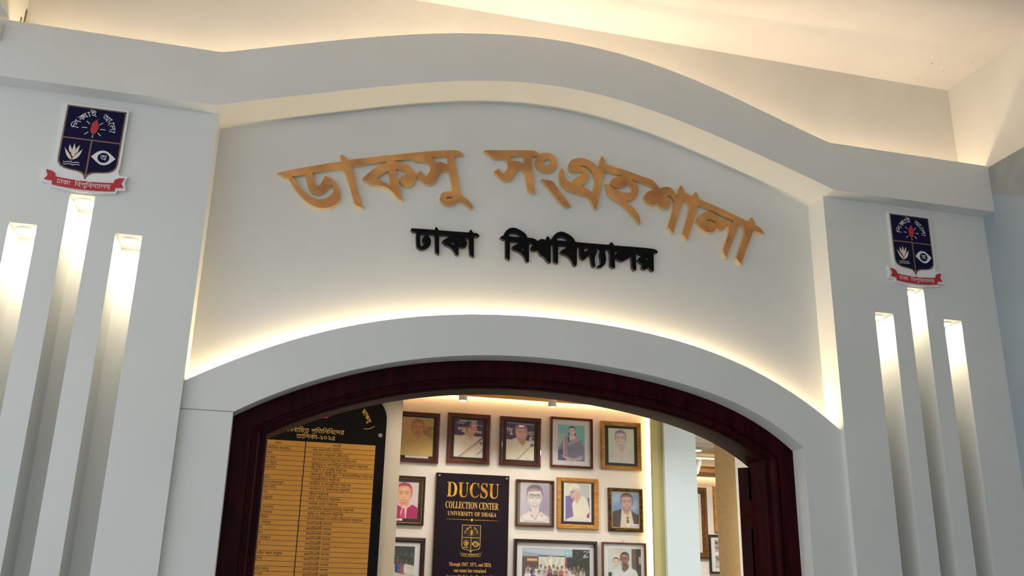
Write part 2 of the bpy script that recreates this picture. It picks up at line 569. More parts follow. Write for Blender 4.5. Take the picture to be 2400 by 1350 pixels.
LETTERS = {
 'gold1': [
  [-9838,30191,-9399,30366,-8857,30565,-8322,30731,-7902,30886,-7645,30936,-7539,30963,-7586,31077,-7638,31186,-7604,31244,-7455,31193,-7379,31106,-7323,31071,-6961,31166,-6337,31347,-5655,31525,-4894,31719,-4122,31912,-3220,32091,-3035,31966,-2953,31903,-2968,31875,-3338,31821,-3310,31626,-3213,31169,-3115,30695,-3054,30387,-3018,30213,-2847,30120,-2665,29976,-2537,29815,-2523,29744,-2576,29685,-2817,29848,-3078,29996,-3116,29981,-3190,29867,-3303,29770,-3457,29719,-3632,29738,-3752,29816,-3815,29932,-3812,30078,-3750,30201,-3617,30281,-3462,30312,-3325,30313,-3351,30453,-3401,30720,-3460,30965,-3514,31074,-3616,31145,-3714,31153,-3810,31108,-3883,30992,-3952,30792,-4023,30636,-4115,30529,-4248,30469,-4403,30490,-4564,30604,-4685,30713,-4765,30761,-4769,30660,-4808,30488,-4896,30340,-5045,30269,-5200,30300,-5320,30398,-5375,30515,-5368,30620,-5300,30703,-5187,30745,-5073,30769,-5085,30805,-5196,30895,-5313,30941,-5429,30959,-5553,30950,-5514,30767,-5454,30567,-5395,30367,-5321,30087,-5227,29712,-5357,29732,-5479,29860,-5621,30017,-5759,30112,-5914,30173,-6066,30194,-6179,30189,-6403,30170,-6520,30236,-6676,30318,-6756,30390,-6731,30434,-6549,30645,-6374,30846,-6195,31007,-6048,31080,-5920,31161,-5932,31211,-6389,31073,-6942,30902,-7192,30837,-7159,30748,-7090,30526,-6976,30156,-6865,29826,-6757,29535,-6656,29216,-6958,29310,-7034,29518,-7123,29792,-7238,30159,-7344,30414,-7387,30524,-7482,30626,-7573,30687,-7660,30675,-7965,30588,-8300,30474,-8584,30387,-8567,30284,-8509,30102,-8433,29913,-8370,29883,-8303,29892,-8242,29986,-8173,30186,-8123,30307,-8010,30294,-7867,30227,-7719,30113,-7602,29938,-7518,29740,-7495,29553,-7524,29379,-7633,29234,-7794,29110,-7960,29051,-8178,29014,-8384,29044,-8596,29148,-8813,29307,-9035,29521,-9225,29759,-9364,29986,-9426,30072,-9458,30087,-9513,30047,-9662,30106],
  [-9333,30109,-9128,30179,-8848,30274,-8805,30176,-8735,29957,-8646,29723,-8569,29620,-8462,29559,-8308,29542,-8175,29587,-8048,29708,-7943,29893,-7873,29988,-7801,29950,-7755,29804,-7787,29667,-7880,29541,-8008,29430,-8207,29357,-8376,29345,-8587,29430,-8803,29571,-8988,29753,-9124,29943,-9221,30081],
  [-6235,30471,-6023,30697,-5823,30839,-5773,30648,-5674,30267,-5847,30306,-6061,30401,-6215,30447],
  [-5640,31278,-5262,31380,-4948,31461,-4877,31403,-4758,31367,-4527,31400,-4370,31379,-4269,31298,-4212,31137,-4273,30980,-4362,30831,-4439,30810,-4520,30883,-4595,31020,-4696,30911,-4750,30841,-4799,30866,-4954,31054,-5095,31161,-5253,31223,-5447,31259],
  [-4226,31624,-3915,31700,-3613,31771,-3548,31410,-3667,31425,-3807,31480,-3944,31472,-4039,31394,-4124,31531],
  [-3577,30036,-3491,30078,-3356,30100,-3340,30056,-3449,30007,-3545,29979],
 ],
 'gold2': [
  [-2157,32220,-1204,32362,-134,32511,-29,32456,87,32373,221,32448,388,32487,556,32463,724,32343,809,32167,790,31943,707,31778,562,31670,396,31614,209,31621,42,31729,-53,31891,-86,32040,-67,32174,-6,32282,-265,32252,-253,32148,-204,31629,-157,31201,-98,30632,-386,30751,-443,31163,-489,31438,-552,31538,-656,31621,-738,31631,-819,31566,-878,31449,-976,31263,-1054,31123,-1174,31042,-1336,31031,-1500,31127,-1624,31239,-1748,31361,-1699,31422,-1581,31525,-1507,31427,-1404,31333,-1344,31353,-1265,31482,-1177,31624,-1212,31815,-1296,31934,-1399,31973,-1602,31944,-1743,31913,-1846,31975,-2011,32093,-2176,32199],
  [-1147,32119,-585,32215,-554,32210,-547,31843,-641,31906,-785,31952,-990,31916,-1063,32010,-1116,32068],
  [215,32038,245,32131,349,32212,495,32237,558,32175,538,32084,455,31973,310,31887,227,31908],
 ],
 'gold3': [
  [161,31314,627,31297,753,31107,983,30813,1213,30540,1390,30288,1131,30240,923,30438,673,30707,443,30979,255,31171],
 ],
 'gold4': [
  [986,31892,1081,31806,1124,31689,1106,31575,1177,31437,1318,31345,1436,31324,1472,31378,1455,31425,1519,31483,1650,31600,1792,31694,1888,31781,1864,31858,1650,31811,1460,31784,1329,31853,1270,32019,1305,32173,1436,32342,1651,32435,1842,32462,2034,32439,2250,32357,2418,32255,2501,32141,2549,32085,2575,32302,2613,32534,2692,32672,2831,32490,2817,32336,3338,32233,3826,32149,4314,32014,4683,31948,4789,31927,4917,31856,5029,31739,5112,31603,5183,31568,5360,31665,5564,31693,5707,31623,5818,31476,5913,31283,5946,31302,5967,31555,6018,31738,6104,31854,6235,31679,6253,31533,6432,31468,6604,31379,6640,31525,6748,31634,6860,31495,6854,31361,6968,31287,7450,31157,8034,30966,8619,30744,9060,30592,9113,30716,9226,30819,9336,30655,9354,30480,9590,30391,9759,30132,9544,30165,9307,30233,9211,30140,9101,29835,8928,29466,8753,29043,8606,28678,8405,28919,8528,29248,8703,29672,8843,30008,8862,30215,8806,30370,8632,30466,8583,30386,8421,29929,8251,29562,8081,29169,7971,28876,7816,29153,7954,29528,8126,29952,8172,30132,8127,30229,8055,30264,7947,30199,7867,30081,7718,30049,7647,30113,7590,30135,7509,29995,7328,29901,7123,29906,6896,30037,6758,30223,6753,30425,6864,30614,7077,30772,7315,30822,7549,30772,7691,30658,7774,30551,7953,30573,8158,30525,8302,30426,8384,30568,8018,30669,7581,30820,7145,30971,6831,31055,6789,30897,6654,30500,6489,30046,6356,29657,6285,29471,6084,29710,6200,30069,6367,30610,6443,30882,6415,31054,6317,31159,6173,31228,6121,31017,5991,30650,5860,30258,5730,29840,5672,29676,5461,29936,5589,30340,5719,30732,5800,30975,5776,31118,5708,31241,5609,31316,5479,31323,5520,31261,5603,31155,5627,31012,5593,30862,5473,30730,5299,30694,5129,30759,5032,30877,4984,30923,4930,30835,4786,30782,4616,30838,4477,30980,4457,31093,4541,31279,4688,31400,4885,31464,4851,31568,4766,31630,4552,31690,4124,31773,3941,31817,4110,31684,4228,31500,4235,31276,4170,31093,4045,30953,3873,30869,3703,30847,3822,30726,4036,30557,4178,30378,4259,30216,4264,29894,4075,30095,3791,30403,3507,30661,3220,30821,2958,30935,2889,31198,2819,31449,2904,31480,3024,31409,3203,31309,3371,31237,3564,31188,3758,31183,3905,31232,3961,31339,3934,31461,3850,31554,3741,31560,3568,31424,3349,31358,3156,31374,3060,31456,3026,31563,3088,31696,3235,31816,3503,31891,3499,31928,3092,31985,2797,32037,2726,31722,2600,31135,2500,30630,2434,30317,2367,30345,2309,30447,2216,30667,2121,30777,1979,30832,1743,30874,1507,30905,1295,30962,1084,31081,942,31258,883,31471,893,31694],
  [7111,30388,7209,30476,7328,30496,7474,30462,7602,30369,7570,30328,7440,30379,7295,30414,7175,30379],
  [1758,32104,1937,32162,2128,32089,2271,31934,2378,31724,2400,31479,2338,31223,2265,30992,2099,31118,1839,31218,1815,31240,1982,31373,2114,31589,2150,31768,2103,31911,1984,32044,1841,32074],
 ],
 'black1': [
  [-4813,28637,-4422,28657,-3951,28673,-3942,28748,-3900,28808,-3840,28747,-3805,28677,-3401,28691,-2626,28722,-2629,28797,-2579,28851,-2525,28796,-2483,28725,-2353,28741,-2239,28652,-2251,28596,-2452,28583,-2444,28355,-2424,27756,-2582,27833,-2618,28132,-2629,28442,-2670,28506,-2800,28504,-2745,28429,-2702,28298,-2723,28160,-2784,28086,-2861,28077,-2965,28092,-3016,28073,-3016,27764,-3106,27774,-3189,27919,-3270,28004,-3401,28083,-3517,28110,-3570,28157,-3657,28235,-3615,28300,-3491,28396,-3354,28480,-3393,28509,-3777,28484,-3764,28202,-3741,27716,-3884,27787,-3909,28051,-3932,28398,-3968,28477,-4158,28466,-4487,28447,-4463,27987,-4424,27959,-4351,28014,-4298,28087,-4357,28133,-4399,28222,-4380,28332,-4308,28408,-4220,28425,-4128,28375,-4071,28247,-4077,28099,-4134,27972,-4255,27865,-4379,27824,-4480,27832,-4578,27908,-4614,28037,-4635,28497,-4748,28490,-4847,28572],
  [-3331,28239,-3205,28314,-3185,28134,-3251,28167],
  [-3026,28328,-3000,28338,-2928,28292,-2996,28224,-3022,28234],
 ],
 'black2': [
  [-1431,28662,-1377,28735,-1304,28743,-1275,28864,-1182,29010,-1054,29101,-925,29134,-746,29104,-549,29010,-417,28916,-365,28778,-121,28790,-22,28743,52,28692,125,28768,223,28802,322,28783,380,28731,379,28857,436,28949,519,28874,544,28809,602,28816,634,28921,749,29079,898,29174,1031,29203,1232,29145,1432,29032,1516,28939,1566,28830,2177,28843,2962,28872,2978,28944,3049,28996,3110,28959,3148,28870,3881,28899,4874,28926,4998,28830,4981,28765,4814,28746,4809,28588,4800,27986,4720,27955,4644,28040,4576,28118,4471,28005,4361,27994,4284,28063,4302,28158,4351,28210,4258,28246,4120,28379,4216,28491,4313,28588,4064,28661,4065,28349,4063,27946,4000,27916,3878,28003,3872,28453,3841,28480,3714,28373,3620,28316,3525,28243,3401,28230,3279,28294,3203,28409,3236,28537,3339,28665,3191,28664,3178,28252,3181,27936,3103,27920,2981,27991,2979,28384,2981,28570,2944,28659,2774,28659,2780,28517,2817,28335,2815,28165,2752,28020,2628,27899,2536,27866,2430,27893,2476,27959,2568,28000,2607,28081,2586,28248,2549,28413,2565,28554,2605,28652,2359,28639,2466,28551,2403,28412,2348,28252,2355,28084,2376,27902,2323,27866,2232,27917,2188,28142,2166,28355,2067,28298,1990,28212,1914,28127,1884,28109,1747,28216,1741,28631,1627,28633,1627,28387,1626,27882,1566,27830,1490,27882,1466,27936,1383,28095,1267,28199,1134,28252,1052,28259,936,28339,1001,28422,1167,28542,1316,28619,868,28610,870,28222,864,27870,806,27864,691,27934,688,28370,670,28624,571,28612,573,28357,577,27872,528,27850,429,27922,346,28030,264,28104,166,28127,132,28190,99,28253,74,28292,33,28295,-81,28258,-179,28288,-221,28367,-197,28453,-101,28574,-297,28585,-292,28259,-285,27819,-349,27787,-407,27838,-466,27989,-581,28109,-728,28193,-858,28211,-923,28270,-969,28315,-910,28388,-750,28490,-606,28566,-1050,28556,-1042,28174,-1041,27793,-1203,27874,-1222,28319,-1228,28577,-1285,28595,-1341,28597],
  [-1112,28796,-1049,28874,-937,28918,-791,28905,-643,28847,-528,28774,-1095,28751],
  [-625,28296,-481,28371,-478,28204,-552,28263],
  [809,28874,899,28956,1032,28982,1199,28936,1391,28843,834,28809],
  [1300,28363,1424,28428,1433,28268,1366,28320],
  [1923,28633,2191,28648,2068,28560,1930,28455],
  [4459,28448,4595,28565,4598,28354,4513,28415],
 ],
}


# ------------------------------------------------------------------ facade profiles (metres, facade plane y = 0, floor z = 0)
def curve_fn(P, deg):
    P = np.array(P)
    k = np.polyfit(P[:, 0], P[:, 1], deg)
    return lambda x: float(np.polyval(k, x))


f_top = curve_fn([[-1.211, 3.384], [-1.135, 3.402], [-1.028, 3.438], [-0.92, 3.474], [-0.78, 3.516], [-0.648, 3.551], [-0.501, 3.588], [-0.38, 3.613], [-0.226, 3.638], [-0.1, 3.651], [0.017, 3.66], [0.148, 3.658], [0.281, 3.644], [0.415, 3.623], [0.551, 3.592], [0.745, 3.541], [0.905, 3.488], [1.081, 3.424], [1.207, 3.386]], 6)
f_bot = curve_fn([[-1.214, 3.171], [-1.113, 3.2], [-1.009, 3.233], [-0.847, 3.281], [-0.635, 3.343], [-0.461, 3.386], [-0.282, 3.424], [-0.159, 3.441], [0.018, 3.455], [0.147, 3.449], [0.277, 3.434], [0.41, 3.411], [0.551, 3.379], [0.645, 3.353], [0.753, 3.322], [0.89, 3.278], [1.064, 3.222], [1.206, 3.172]], 6)
a_out = curve_fn([[-1.2, 2.218], [-1.124, 2.261], [-1.054, 2.298], [-0.957, 2.347], [-0.858, 2.388], [-0.713, 2.439], [-0.607, 2.469], [-0.498, 2.495], [-0.358, 2.519], [-0.243, 2.531], [-0.109, 2.541], [0.01, 2.546], [0.131, 2.544], [0.254, 2.536], [0.379, 2.52], [0.557, 2.496], [0.685, 2.467], [0.815, 2.428], [0.944, 2.369], [1.072, 2.289], [1.2, 2.207]], 6)
a_in = curve_fn([[-1.037, 2.127], [-0.988, 2.154], [-0.892, 2.205], [-0.793, 2.247], [-0.701, 2.283], [-0.596, 2.314], [-0.489, 2.344], [-0.38, 2.363], [-0.238, 2.38], [-0.106, 2.389], [0.041, 2.393], [0.162, 2.39], [0.284, 2.378], [0.407, 2.36], [0.551, 2.336], [0.677, 2.309], [0.804, 2.266], [0.931, 2.2], [1.037, 2.127]], 6)
ZT, ZB = 3.3847, 3.172
HALF, RIN, WALLX = 1.2, 1.037, 1.98
PX, PW, PS, PSW, ZMID, ZSIDE, ND = 1.5926, 0.0385, 0.1609, 0.0420, 2.811, 2.690, 0.15
YBAND, YREC, YFRZ, YUP, YW = 0.023, 0.1143, -0.0682, 0.10, 0.30


def lin(a, b, n):
    return [a + (b - a) * i / (n - 1) for i in range(n)]


XS = lin(-1.21, 1.21, 97)
XR = lin(-HALF, HALF, 97)
XI = lin(-RIN, RIN, 97)


def top_line(dz=0.0):
    return [(-2.3, ZT + dz)] + [(x, f_top(x) + dz) for x in XS] + [(WALLX, ZT + dz)]


def bot_line(dz=0.0):
    return [(-2.3, ZB + dz)] + [(x, f_bot(x) + dz) for x in XS] + [(WALLX, ZB + dz)]


# frieze band with the LED trough on its back
mb = MB()
mb.strip(bot_line(), top_line(), YFRZ, YFRZ + 0.022)
mb.strip(bot_line(), top_line(-0.09), YFRZ + 0.022, YREC + 0.004)
structure(mb.build('trim_1', M['wall']))
# arch band over the door, with its own trough, and the door jambs
mb = MB()
YL = YBAND + 0.018
mb.strip([(x, a_in(x)) for x in XI], [(x, a_out(x)) for x in XI], YBAND, YL)
mb.strip([(x, a_in(x)) for x in XI], [(x, a_out(x) - 0.055) for x in XI], YL, YW)
for s in (-1, 1):
    xs = lin(RIN, HALF, 9) if s > 0 else lin(-HALF, -RIN, 9)
    mb.strip([(x, 0.0) for x in xs], [(x, a_out(x)) for x in xs], YBAND, YL)
    mb.strip([(x, 0.0) for x in xs], [(x, a_out(x) - 0.055) for x in xs], YL, YW)
band = structure(mb.build('trim_2', M['wall']))
jl = MB()
jl.box(-HALF, -RIN, YBAND - 0.0012, YBAND + 0.001, 2.1262, 2.1276)
jl.build('joint_line', M['joint'], band)
# recessed lettering panel and the upper wall
mb = MB()
mb.strip([(x, a_out(x) - 0.058) for x in XR], [(x, f_bot(x) + 0.03) for x in XR], YREC, YW)
structure(mb.build('wall_front', M['wall']))
mb = MB()
mb.strip(bot_line(0.012), [(x, 3.95) for x, z in bot_line()], YUP, YW)
structure(mb.build('wall_front_upper', M['upper']))

# fluted pilasters
for side, nm in ((-1, 'wall_front_left'), (1, 'wall_front_right')):
    mb = MB()
    cuts = sorted([(side * PX + k * PS, (PW if k == 0 else PSW), (ZMID if k == 0 else ZSIDE)) for k in (-1, 0, 1)])
    xa = HALF if side > 0 else -2.3
    xe = WALLX if side > 0 else -HALF
    for c, hw, zt in cuts:
        mb.box(xa, c - hw, 0, YW, 0, ZB + 0.03)
        mb.box(c - hw, c + hw, ND, YW, 0, zt)
        mb.box(c - hw, c + hw, 0, YW, zt, ZB + 0.03)
        xa = c + hw
    mb.box(xa, xe, 0, YW, 0, ZB + 0.03)
    structure(mb.build(nm, M['wall']))

# side walls, ceiling, floor of the porch
mb = MB()
X = WALLX
mb.add([(X, .3, 3.38), (X, -4.5, 3.38), (X, -4.5, 3.95), (X, .3, 3.95)], [(0, 1, 2, 3)], 0)
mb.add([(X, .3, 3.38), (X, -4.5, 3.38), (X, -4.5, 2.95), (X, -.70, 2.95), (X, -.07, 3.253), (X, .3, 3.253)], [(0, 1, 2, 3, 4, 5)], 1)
mb.add([(X, .3, 3.253), (X, -.07, 3.253), (X, -.70, 2.95), (X, -4.5, 2.95), (X, -4.5, 0), (X, .3, 0)], [(0, 1, 2, 3, 4, 5)], 2)
mb.box(X + 0.001, X + 0.2, -4.5, 0.3, 0, 3.95, 2)
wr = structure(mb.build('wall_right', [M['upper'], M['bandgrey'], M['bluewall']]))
bp = MB()
random.seed(5)
for k in range(26):                                   # chipped plaster along the top of the grey band
    yy = -0.05 - 0.35 * k / 26 + random.uniform(-.006, .006)
    s = random.uniform(.0006, .0022)
    bp.box(X - s, X + .001, yy - s * 2, yy + s * 2, 3.379 - s, 3.379 + s)
bp.build('chipped_edge', M['upper'], wr)
mb = MB()
mb.box(-2.3, -1.905, -4.5, YUP + 0.002, 3.392, 3.95)
wl = structure(mb.build('wall_left', M['upper']))
dm = MB()
dm.box(-1.9052, -1.9035, 0.086, 0.1, 3.40, 3.53)
dm.box(-1.9052, -1.9035, 0.05, 0.062, 3.455, 3.475)
dm.build('plaster_crack', M['dirt'], wl)
mb = MB()
mb.box(-2.3, 2.2, -4.5, YW, 3.85, 3.97)
cl = structure(mb.build('ceiling', M['ceil']))
mb = MB()
mb.box(0.2, 2.2, -4.6, -4.45, 0, 3.95)
structure(mb.build('wall_rear_blocker', M['bluewall']))  # unseen wall added behind the camera to darken the right side
sp = MB()
random.seed(3)
for k in range(7):
    x_, y_ = random.uniform(1.72, 1.96), random.uniform(-.30, .05)
    r_ = random.uniform(.001, .003)
    sp.cyl((x_, y_, 3.8495), (x_, y_, 3.852), r_, n=9)
sp.build('ceiling_stain', M['dirt'], cl)
mb = MB()
mb.box(-4.0, 5.2, -4.5, 6.4, -0.1, 0.0)
structure(mb.build('floor', M['floor']))

# LED strips in the two troughs
mb = MB()
mb.strip([(x, z - 0.0895) for x, z in top_line()], [(x, z - 0.083) for x, z in top_line()], 0.028, 0.042)
o = mb.build('led_strip', M['led_c'])
tag(o, 'warm LED strip glowing behind the top edge of the wide cornice band', 'led strip')
mb = MB()
xl = lin(-1.18, 1.18, 97)
t = tag(mb.strip([(x, a_out(x) - 0.0545) for x in xl], [(x, a_out(x) - 0.0135) for x in xl], 0.097, 0.106).build('led_strip', M['ledcase']), 'warm LED strip glowing behind the arch band just over the doorway', 'led strip')
link_mesh('diode_strip', [(x, y, a_out(x) - 0.0128) for y in (0.098, 0.104) for x in xl], [(i, i + 1, 98 + i, 97 + i) for i in range(96)], M['led_a'], t)

# ------------------------------------------------------------------ niche downlights
names = {(-1, -1): 'downlight topping the leftmost lit groove of the left pillar',
         (-1, 0): 'downlight just under the left crest, in the tallest groove',
         (-1, 1): 'downlight in the left pillar groove nearest the lettering',
         (1, -1): 'downlight in the right pillar groove nearest the lettering',
         (1, 0): 'downlight just under the right crest, in the tallest groove',
         (1, 1): 'downlight in the groove of the right pillar nearest the side wall'}
for s in (-1, 1):
    for k in (-1, 0, 1):
        c = s * PX + k * PS
        zt = ZMID if k == 0 else ZSIDE
        t = thing('downlight', 'small round white ' + names[(s, k)], 'downlight', (c, 0.062, zt), group='pillar groove downlights')
        MB().ring((0, 0, 0), 1, 0.030, 0.0365, 0.006, 36).build('trim_ring', M['lampring'], t, 40)
        MB().cyl((0, 0, -0.0045), (0, 0, 0), 0.0305, n=36).build('lens', M['lamp'], t)

# ------------------------------------------------------------------ raised sign letters
def rings_of(key):
    return [chaikin([(r[i] / 1e4, r[i + 1] / 1e4) for i in range(0, len(r), 2)]) for r in LETTERS[key]]


LET = [('gold1', 'gold', 'goldside', 'bronze-gold raised Bengali word at upper left of the recessed panel, ending in a curled tail'),
       ('gold2', 'gold', 'goldside', 'bronze-gold raised Bengali letter with a ring joined at its right'),
       ('gold3', 'gold', 'goldside', 'separate slanted bronze-gold stroke hanging below the gold ring'),
       ('gold4', 'gold', 'goldside', 'long bronze-gold raised Bengali letter group sloping down to the right end'),
       ('black1', 'black', 'blackside', 'short black raised Bengali word, left one of the two black words'),
       ('black2', 'black', 'blackside', 'long black raised Bengali word, right one of the two black words')]
for key, a, b, lab in LET:
    R = rings_of(key)
    o = slab('sign_lettering', R, YREC - 0.018, YREC - 0.0005, M[a], None, M[b])
    tag(o, lab, 'sign lettering', 'raised letters of the panel inscription')


# ------------------------------------------------------------------ university crest
def crest(root, k, pal, y0, foam=True):
    """crest artwork; local x centred on the shield, z = 0 at the shield top; k scales it. Printed layers face -y from y0."""
    ax, bx, az, bz = None, None, None, None
    # affine from crop pixels of the traced crest to shield metres
    A = np.array([[432, 135, 1], [1190, 232, 1], [637, 1090, 1]], float)
    sol = np.linalg.solve(A, np.array([[-.0945, 0], [.0945, 0], [0, -.2675]]))

    def q(*pts):
        return [tuple(np.array([px, py, 1.0]) @ sol * k) for px, py in pts]

    def S(*pts):
        return [(x * k, z * k) for x, z in pts]

    def mir(half):
        return half + [(-x, z) for x, z in reversed(half) if abs(x) > 1e-9]
    lay = [y0]

    def layer():
        lay[0] -= 0.0002
        return lay[0]

    def flat(name, rings, m):
        return slab(name, rings, layer(), None, pal[m], root)
    if foam:
        out = mir([(0.0, .0065), (.101, .0065), (.1015, -.20), (.0985, -.226), (.104, -.236), (.131, -.238), (.124, -.262), (.131, -.289), (.104, -.292), (.102, -.304), (.05, -.3105), (0, -.312)])
        slab('board', [S(*out)], y0, y0 + 0.0115, pal['foam'], root)
    outer = mir([(0, 0), (.0945, 0), (.0942, -.195), (.092, -.213), (.084, -.226), (.070, -.2335), (.050, -.2375), (.030, -.2395), (.017, -.2435), (.008, -.251), (0, -.2675)])
    inner = mir([(0, -.0048), (.0895, -.0048), (.0892, -.195), (.087, -.210), (.080, -.221), (.068, -.2285), (.050, -.2328), (.028, -.2348), (.013, -.239), (.005, -.2455), (0, -.252)])
    flat('shield_border', [S(*outer)], 'border')
    flat('shield', [S(*inner)], 'field')
    bars = MB()
    yy = layer()
    bars.add([(x * k, yy, z * k) for x, z in ((-.0893, -.1235), (.0893, -.1235), (.0893, -.1188), (-.0893, -.1188))], [(0, 1, 2, 3)])
    bars.add([(x * k, yy, z * k) for x, z in ((-.0024, -.252), (.0024, -.252), (.0024, -.1235), (-.0024, -.1235))], [(0, 1, 2, 3)])
    bars.build('divider', pal['border'], root)
    fl = chaikin(q((815, 318), (800, 345), (760, 360), (735, 395), (730, 430), (715, 465), (735, 500), (757, 520), (775, 500), (805, 470), (822, 430), (818, 390), (805, 350)), 2, 70)
    c = np.mean(fl, 0)
    flat('flame_outline', [[tuple(c + (np.array(p) - c) * 1.08) for p in fl]], 'border')
    flat('flame', [fl], 'flame')
    yy = layer()
    for a, b in (((673, 347), (710, 388)), ((612, 427), (677, 435)), ((640, 518), (690, 488)), ((745, 530), (738, 565)), ((808, 500), (848, 543)), ((843, 455), (908, 465)), ((832, 402), (882, 373))):
        (xa, za), (xb, zb) = q(a, b)
        d = np.array([xb - xa, zb - za])
        nn = np.array([-d[1], d[0]]) / np.hypot(*d) * 0.0012 * k
        MB().add([(xa + nn[0], yy, za + nn[1]), (xa - nn[0], yy, za - nn[1]), (xb - nn[0], yy, zb - nn[1]), (xb + nn[0], yy, zb + nn[1])], [(0, 1, 2, 3)]).build('ray', pal['white'], root)
    # lotus
    pet = [((405, 688), (412, 770), (445, 825), (472, 832), (464, 790), (430, 735)), ((460, 648), (443, 710), (468, 752), (484, 715)),
           ((518, 640), (485, 725), (475, 770), (495, 800), (520, 770), (526, 710)), ((578, 660), (540, 700), (525, 745), (530, 765), (560, 732)),
           ((603, 715), (545, 765), (497, 810), (490, 835), (530, 825), (575, 785))]
    pet = [chaikin(q(*p), 2, 62) for p in pet]
    pet = [[tuple(np.mean(p, 0) + (np.array(x) - np.mean(p, 0)) * (1.16, 1.03)) for x in p] for p in pet]
    ob = MB()
    yy = layer()
    yy2 = layer()
    yy3 = layer()
    pm_ = MB()
    for p in pet:
        c = np.mean(p, 0)
        v, t = fill([[tuple(c + (np.array(x) - c) * 1.16) for x in p]])
        ob.add([(x[0], yy, x[1]) for x in v], t)
        v, t = fill([p])
        pm_.add([(x[0], yy2, x[1]) for x in v], t)
    v, t = fill([q((468, 828), (486, 828), (482, 866), (468, 864))])
    ob.add([(x[0], yy, x[1]) for x in v], t)
    ob.build('lotus_outline', pal['border'], root)
    pm_.build('lotus', pal['petal'], root)
    wv = MB()
    for dy in (0, 27):
        up, lo = [], []
        for i in range(25):
            f = i / 24
            px, py = 370 + 205 * f, 856 + dy + 24 * f + 6 * math.sin(f * 4.2 * PI)
            up.append((px, py - 4))
            lo.append((px, py + 4))
        P = q(*lo) + q(*up)
        wv.add([(p[0], yy3, p[1]) for p in P], [(i, i + 1, 26 + i, 25 + i) for i in range(24)])
    wv.build('waves', pal['white'], root)
    eye = [(723, 800), (800, 745), (835, 733), (870, 729), (910, 735), (950, 757), (1028, 835), (960, 888), (920, 906), (880, 912), (840, 905), (800, 880)]
    eye = chaikin(q(*eye), 2, 60)
    c = np.mean(eye, 0)
    flat('eye_outline', [[tuple(c + (np.array(p) - c) * 1.05) for p in eye]], 'border')
    flat('eye', [eye], 'white')
    (cx, cz), = q((877, 821))
    rr = .0185 * k
    flat('pupil', [[(cx + rr * math.cos(a), cz + rr * math.sin(a)) for a in (2 * PI * i / 40 for i in range(40))]], 'field')
    lt = MB()
    put_text(lt, 'অ', cx, cz - .0085 * k, layer(), width=.021 * k, height=.0175 * k)
    # motto set round an arc
    yy = lay[0]
    (fx, fz), = q((765, 455))
    hl, b0 = metrics()
    sz = .0180 * k / (hl - b0)

    def arc(clusters, a0, a1):
        data = [text(cl) for cl in clusters]
        tot = sum(d[2] for d in data)
        pos = 0
        for v, t, wd in data:
            a = a0 + (a1 - a0) * (pos + wd / 2) / tot
            pos += wd
            rad = .0475 * k
            kx = math.radians(abs(a1 - a0)) * rad / (tot * sz) * 1.12
            P = (np.array(v) - (wd / 2, b0)) * (sz * kx, sz)
            u = (math.cos(math.radians(a)), math.sin(math.radians(a)))
            tt = (u[1], -u[0])
            lt.add([(fx + u[0] * (rad + p[1]) + tt[0] * p[0], yy, fz + u[1] * (rad + p[1]) + tt[1] * p[0]) for p in P], t)
    lt.build('eye_lettering', pal['white'], root)
    for cl, a0, a1 in ((['িশ', '[কষ]', 'া', 'ই'], 186, 90), (['আ', 'েল', 'া'], 70, -6)):
        lt = MB()
        arc(cl, a0, a1)
        lt.build('motto_lettering', pal['white'], root)
    # ribbon
    tail = [(.090, -.264), (.093, -.255), (.104, -.2485), (.122, -.2455), (.1135, -.2655), (.1225, -.2815), (.098, -.2835), (.093, -.275)]
    yy = layer()
    for s in (-1, 1):
        v, t = fill([S(*[(s * x, z) for x, z in tail])])
        MB().add([(p[0], yy, p[1]) for p in v], t).build('ribbon_tail', pal['tail'], root)
    bt = [(x, -.2665 - .0065 * (1 - (x / .097) ** 2)) for x in lin(-.097, .097, 17)]
    bb = [(x, z - .0305) for x, z in bt]
    if 'edge' in pal:
        flat('ribbon_edge', [S(*(bt + bb[::-1]))], 'edge')
        flat('ribbon', [S(*([(x * .975, z - .0025) for x, z in bt] + [(x * .975, z + .0025) for x, z in bb[::-1]]))], 'tail')
    else:
        flat('ribbon', [S(*(bt + bb[::-1]))], 'tail')
    yy = layer()
    s1, s2 = 'ঢাকা', 'িব{শব}িবদ~ালয়'
    for s, xa, xb in ((s1, -.083, -.041), (s2, -.028, .083)):
        v, t, wd = text(s)
        v = np.array(v)
        x0, x1 = v[:, 0].min(), v[:, 0].max()
        P = []
        for p in v:
            x = xa + (xb - xa) * (p[0] - x0) / (x1 - x0)
            z = -.2665 - .0065 * (1 - (x / .097) ** 2) - .0215 + (p[1] - b0) * .0145 / (hl - b0)
            P.append((x * k, yy, z * k))
        MB().add(P, t).build('ribbon_lettering', pal['rtext'], root)


PAL = dict(foam=M['foam'], border=M['crestgold'], field=M['navy'], flame=M['crestred'], white=M['crestwhite'], petal=M['petal'], tail=M['crestred'], rtext=M['crestwhite'])
t = thing('crest_plaque', 'blue and red shield crest plaque on the left pillar, the larger looking of the two', 'crest', (-PX, -0.0005, 3.128), group='crest plaques')
crest(t, 1.0, PAL, -0.0115)
t = thing('crest_plaque', 'blue and red shield crest plaque on the right pillar beside the side wall', 'crest', (PX + .002, -0.0005, 3.128), group='crest plaques')
crest(t, 1.0, PAL, -0.0115)
t = thing('cable_clip', 'small cream cable clip on the left end of the cornice band', 'clip', (-1.925, YFRZ, 3.33))
MB().box(-0.012, 0.012, -0.016, 0.0, -0.03, 0.03).cyl((0, -0.018, -0.032), (0, -0.018, 0.032), 0.009, n=16).build('clip_body', M['lampring'], t, 40)
MB().cyl((-0.016, -0.006, -0.075), (-0.016, -0.006, 0.028), 0.004, n=10).build('cable', M['lampring'], t, 40)

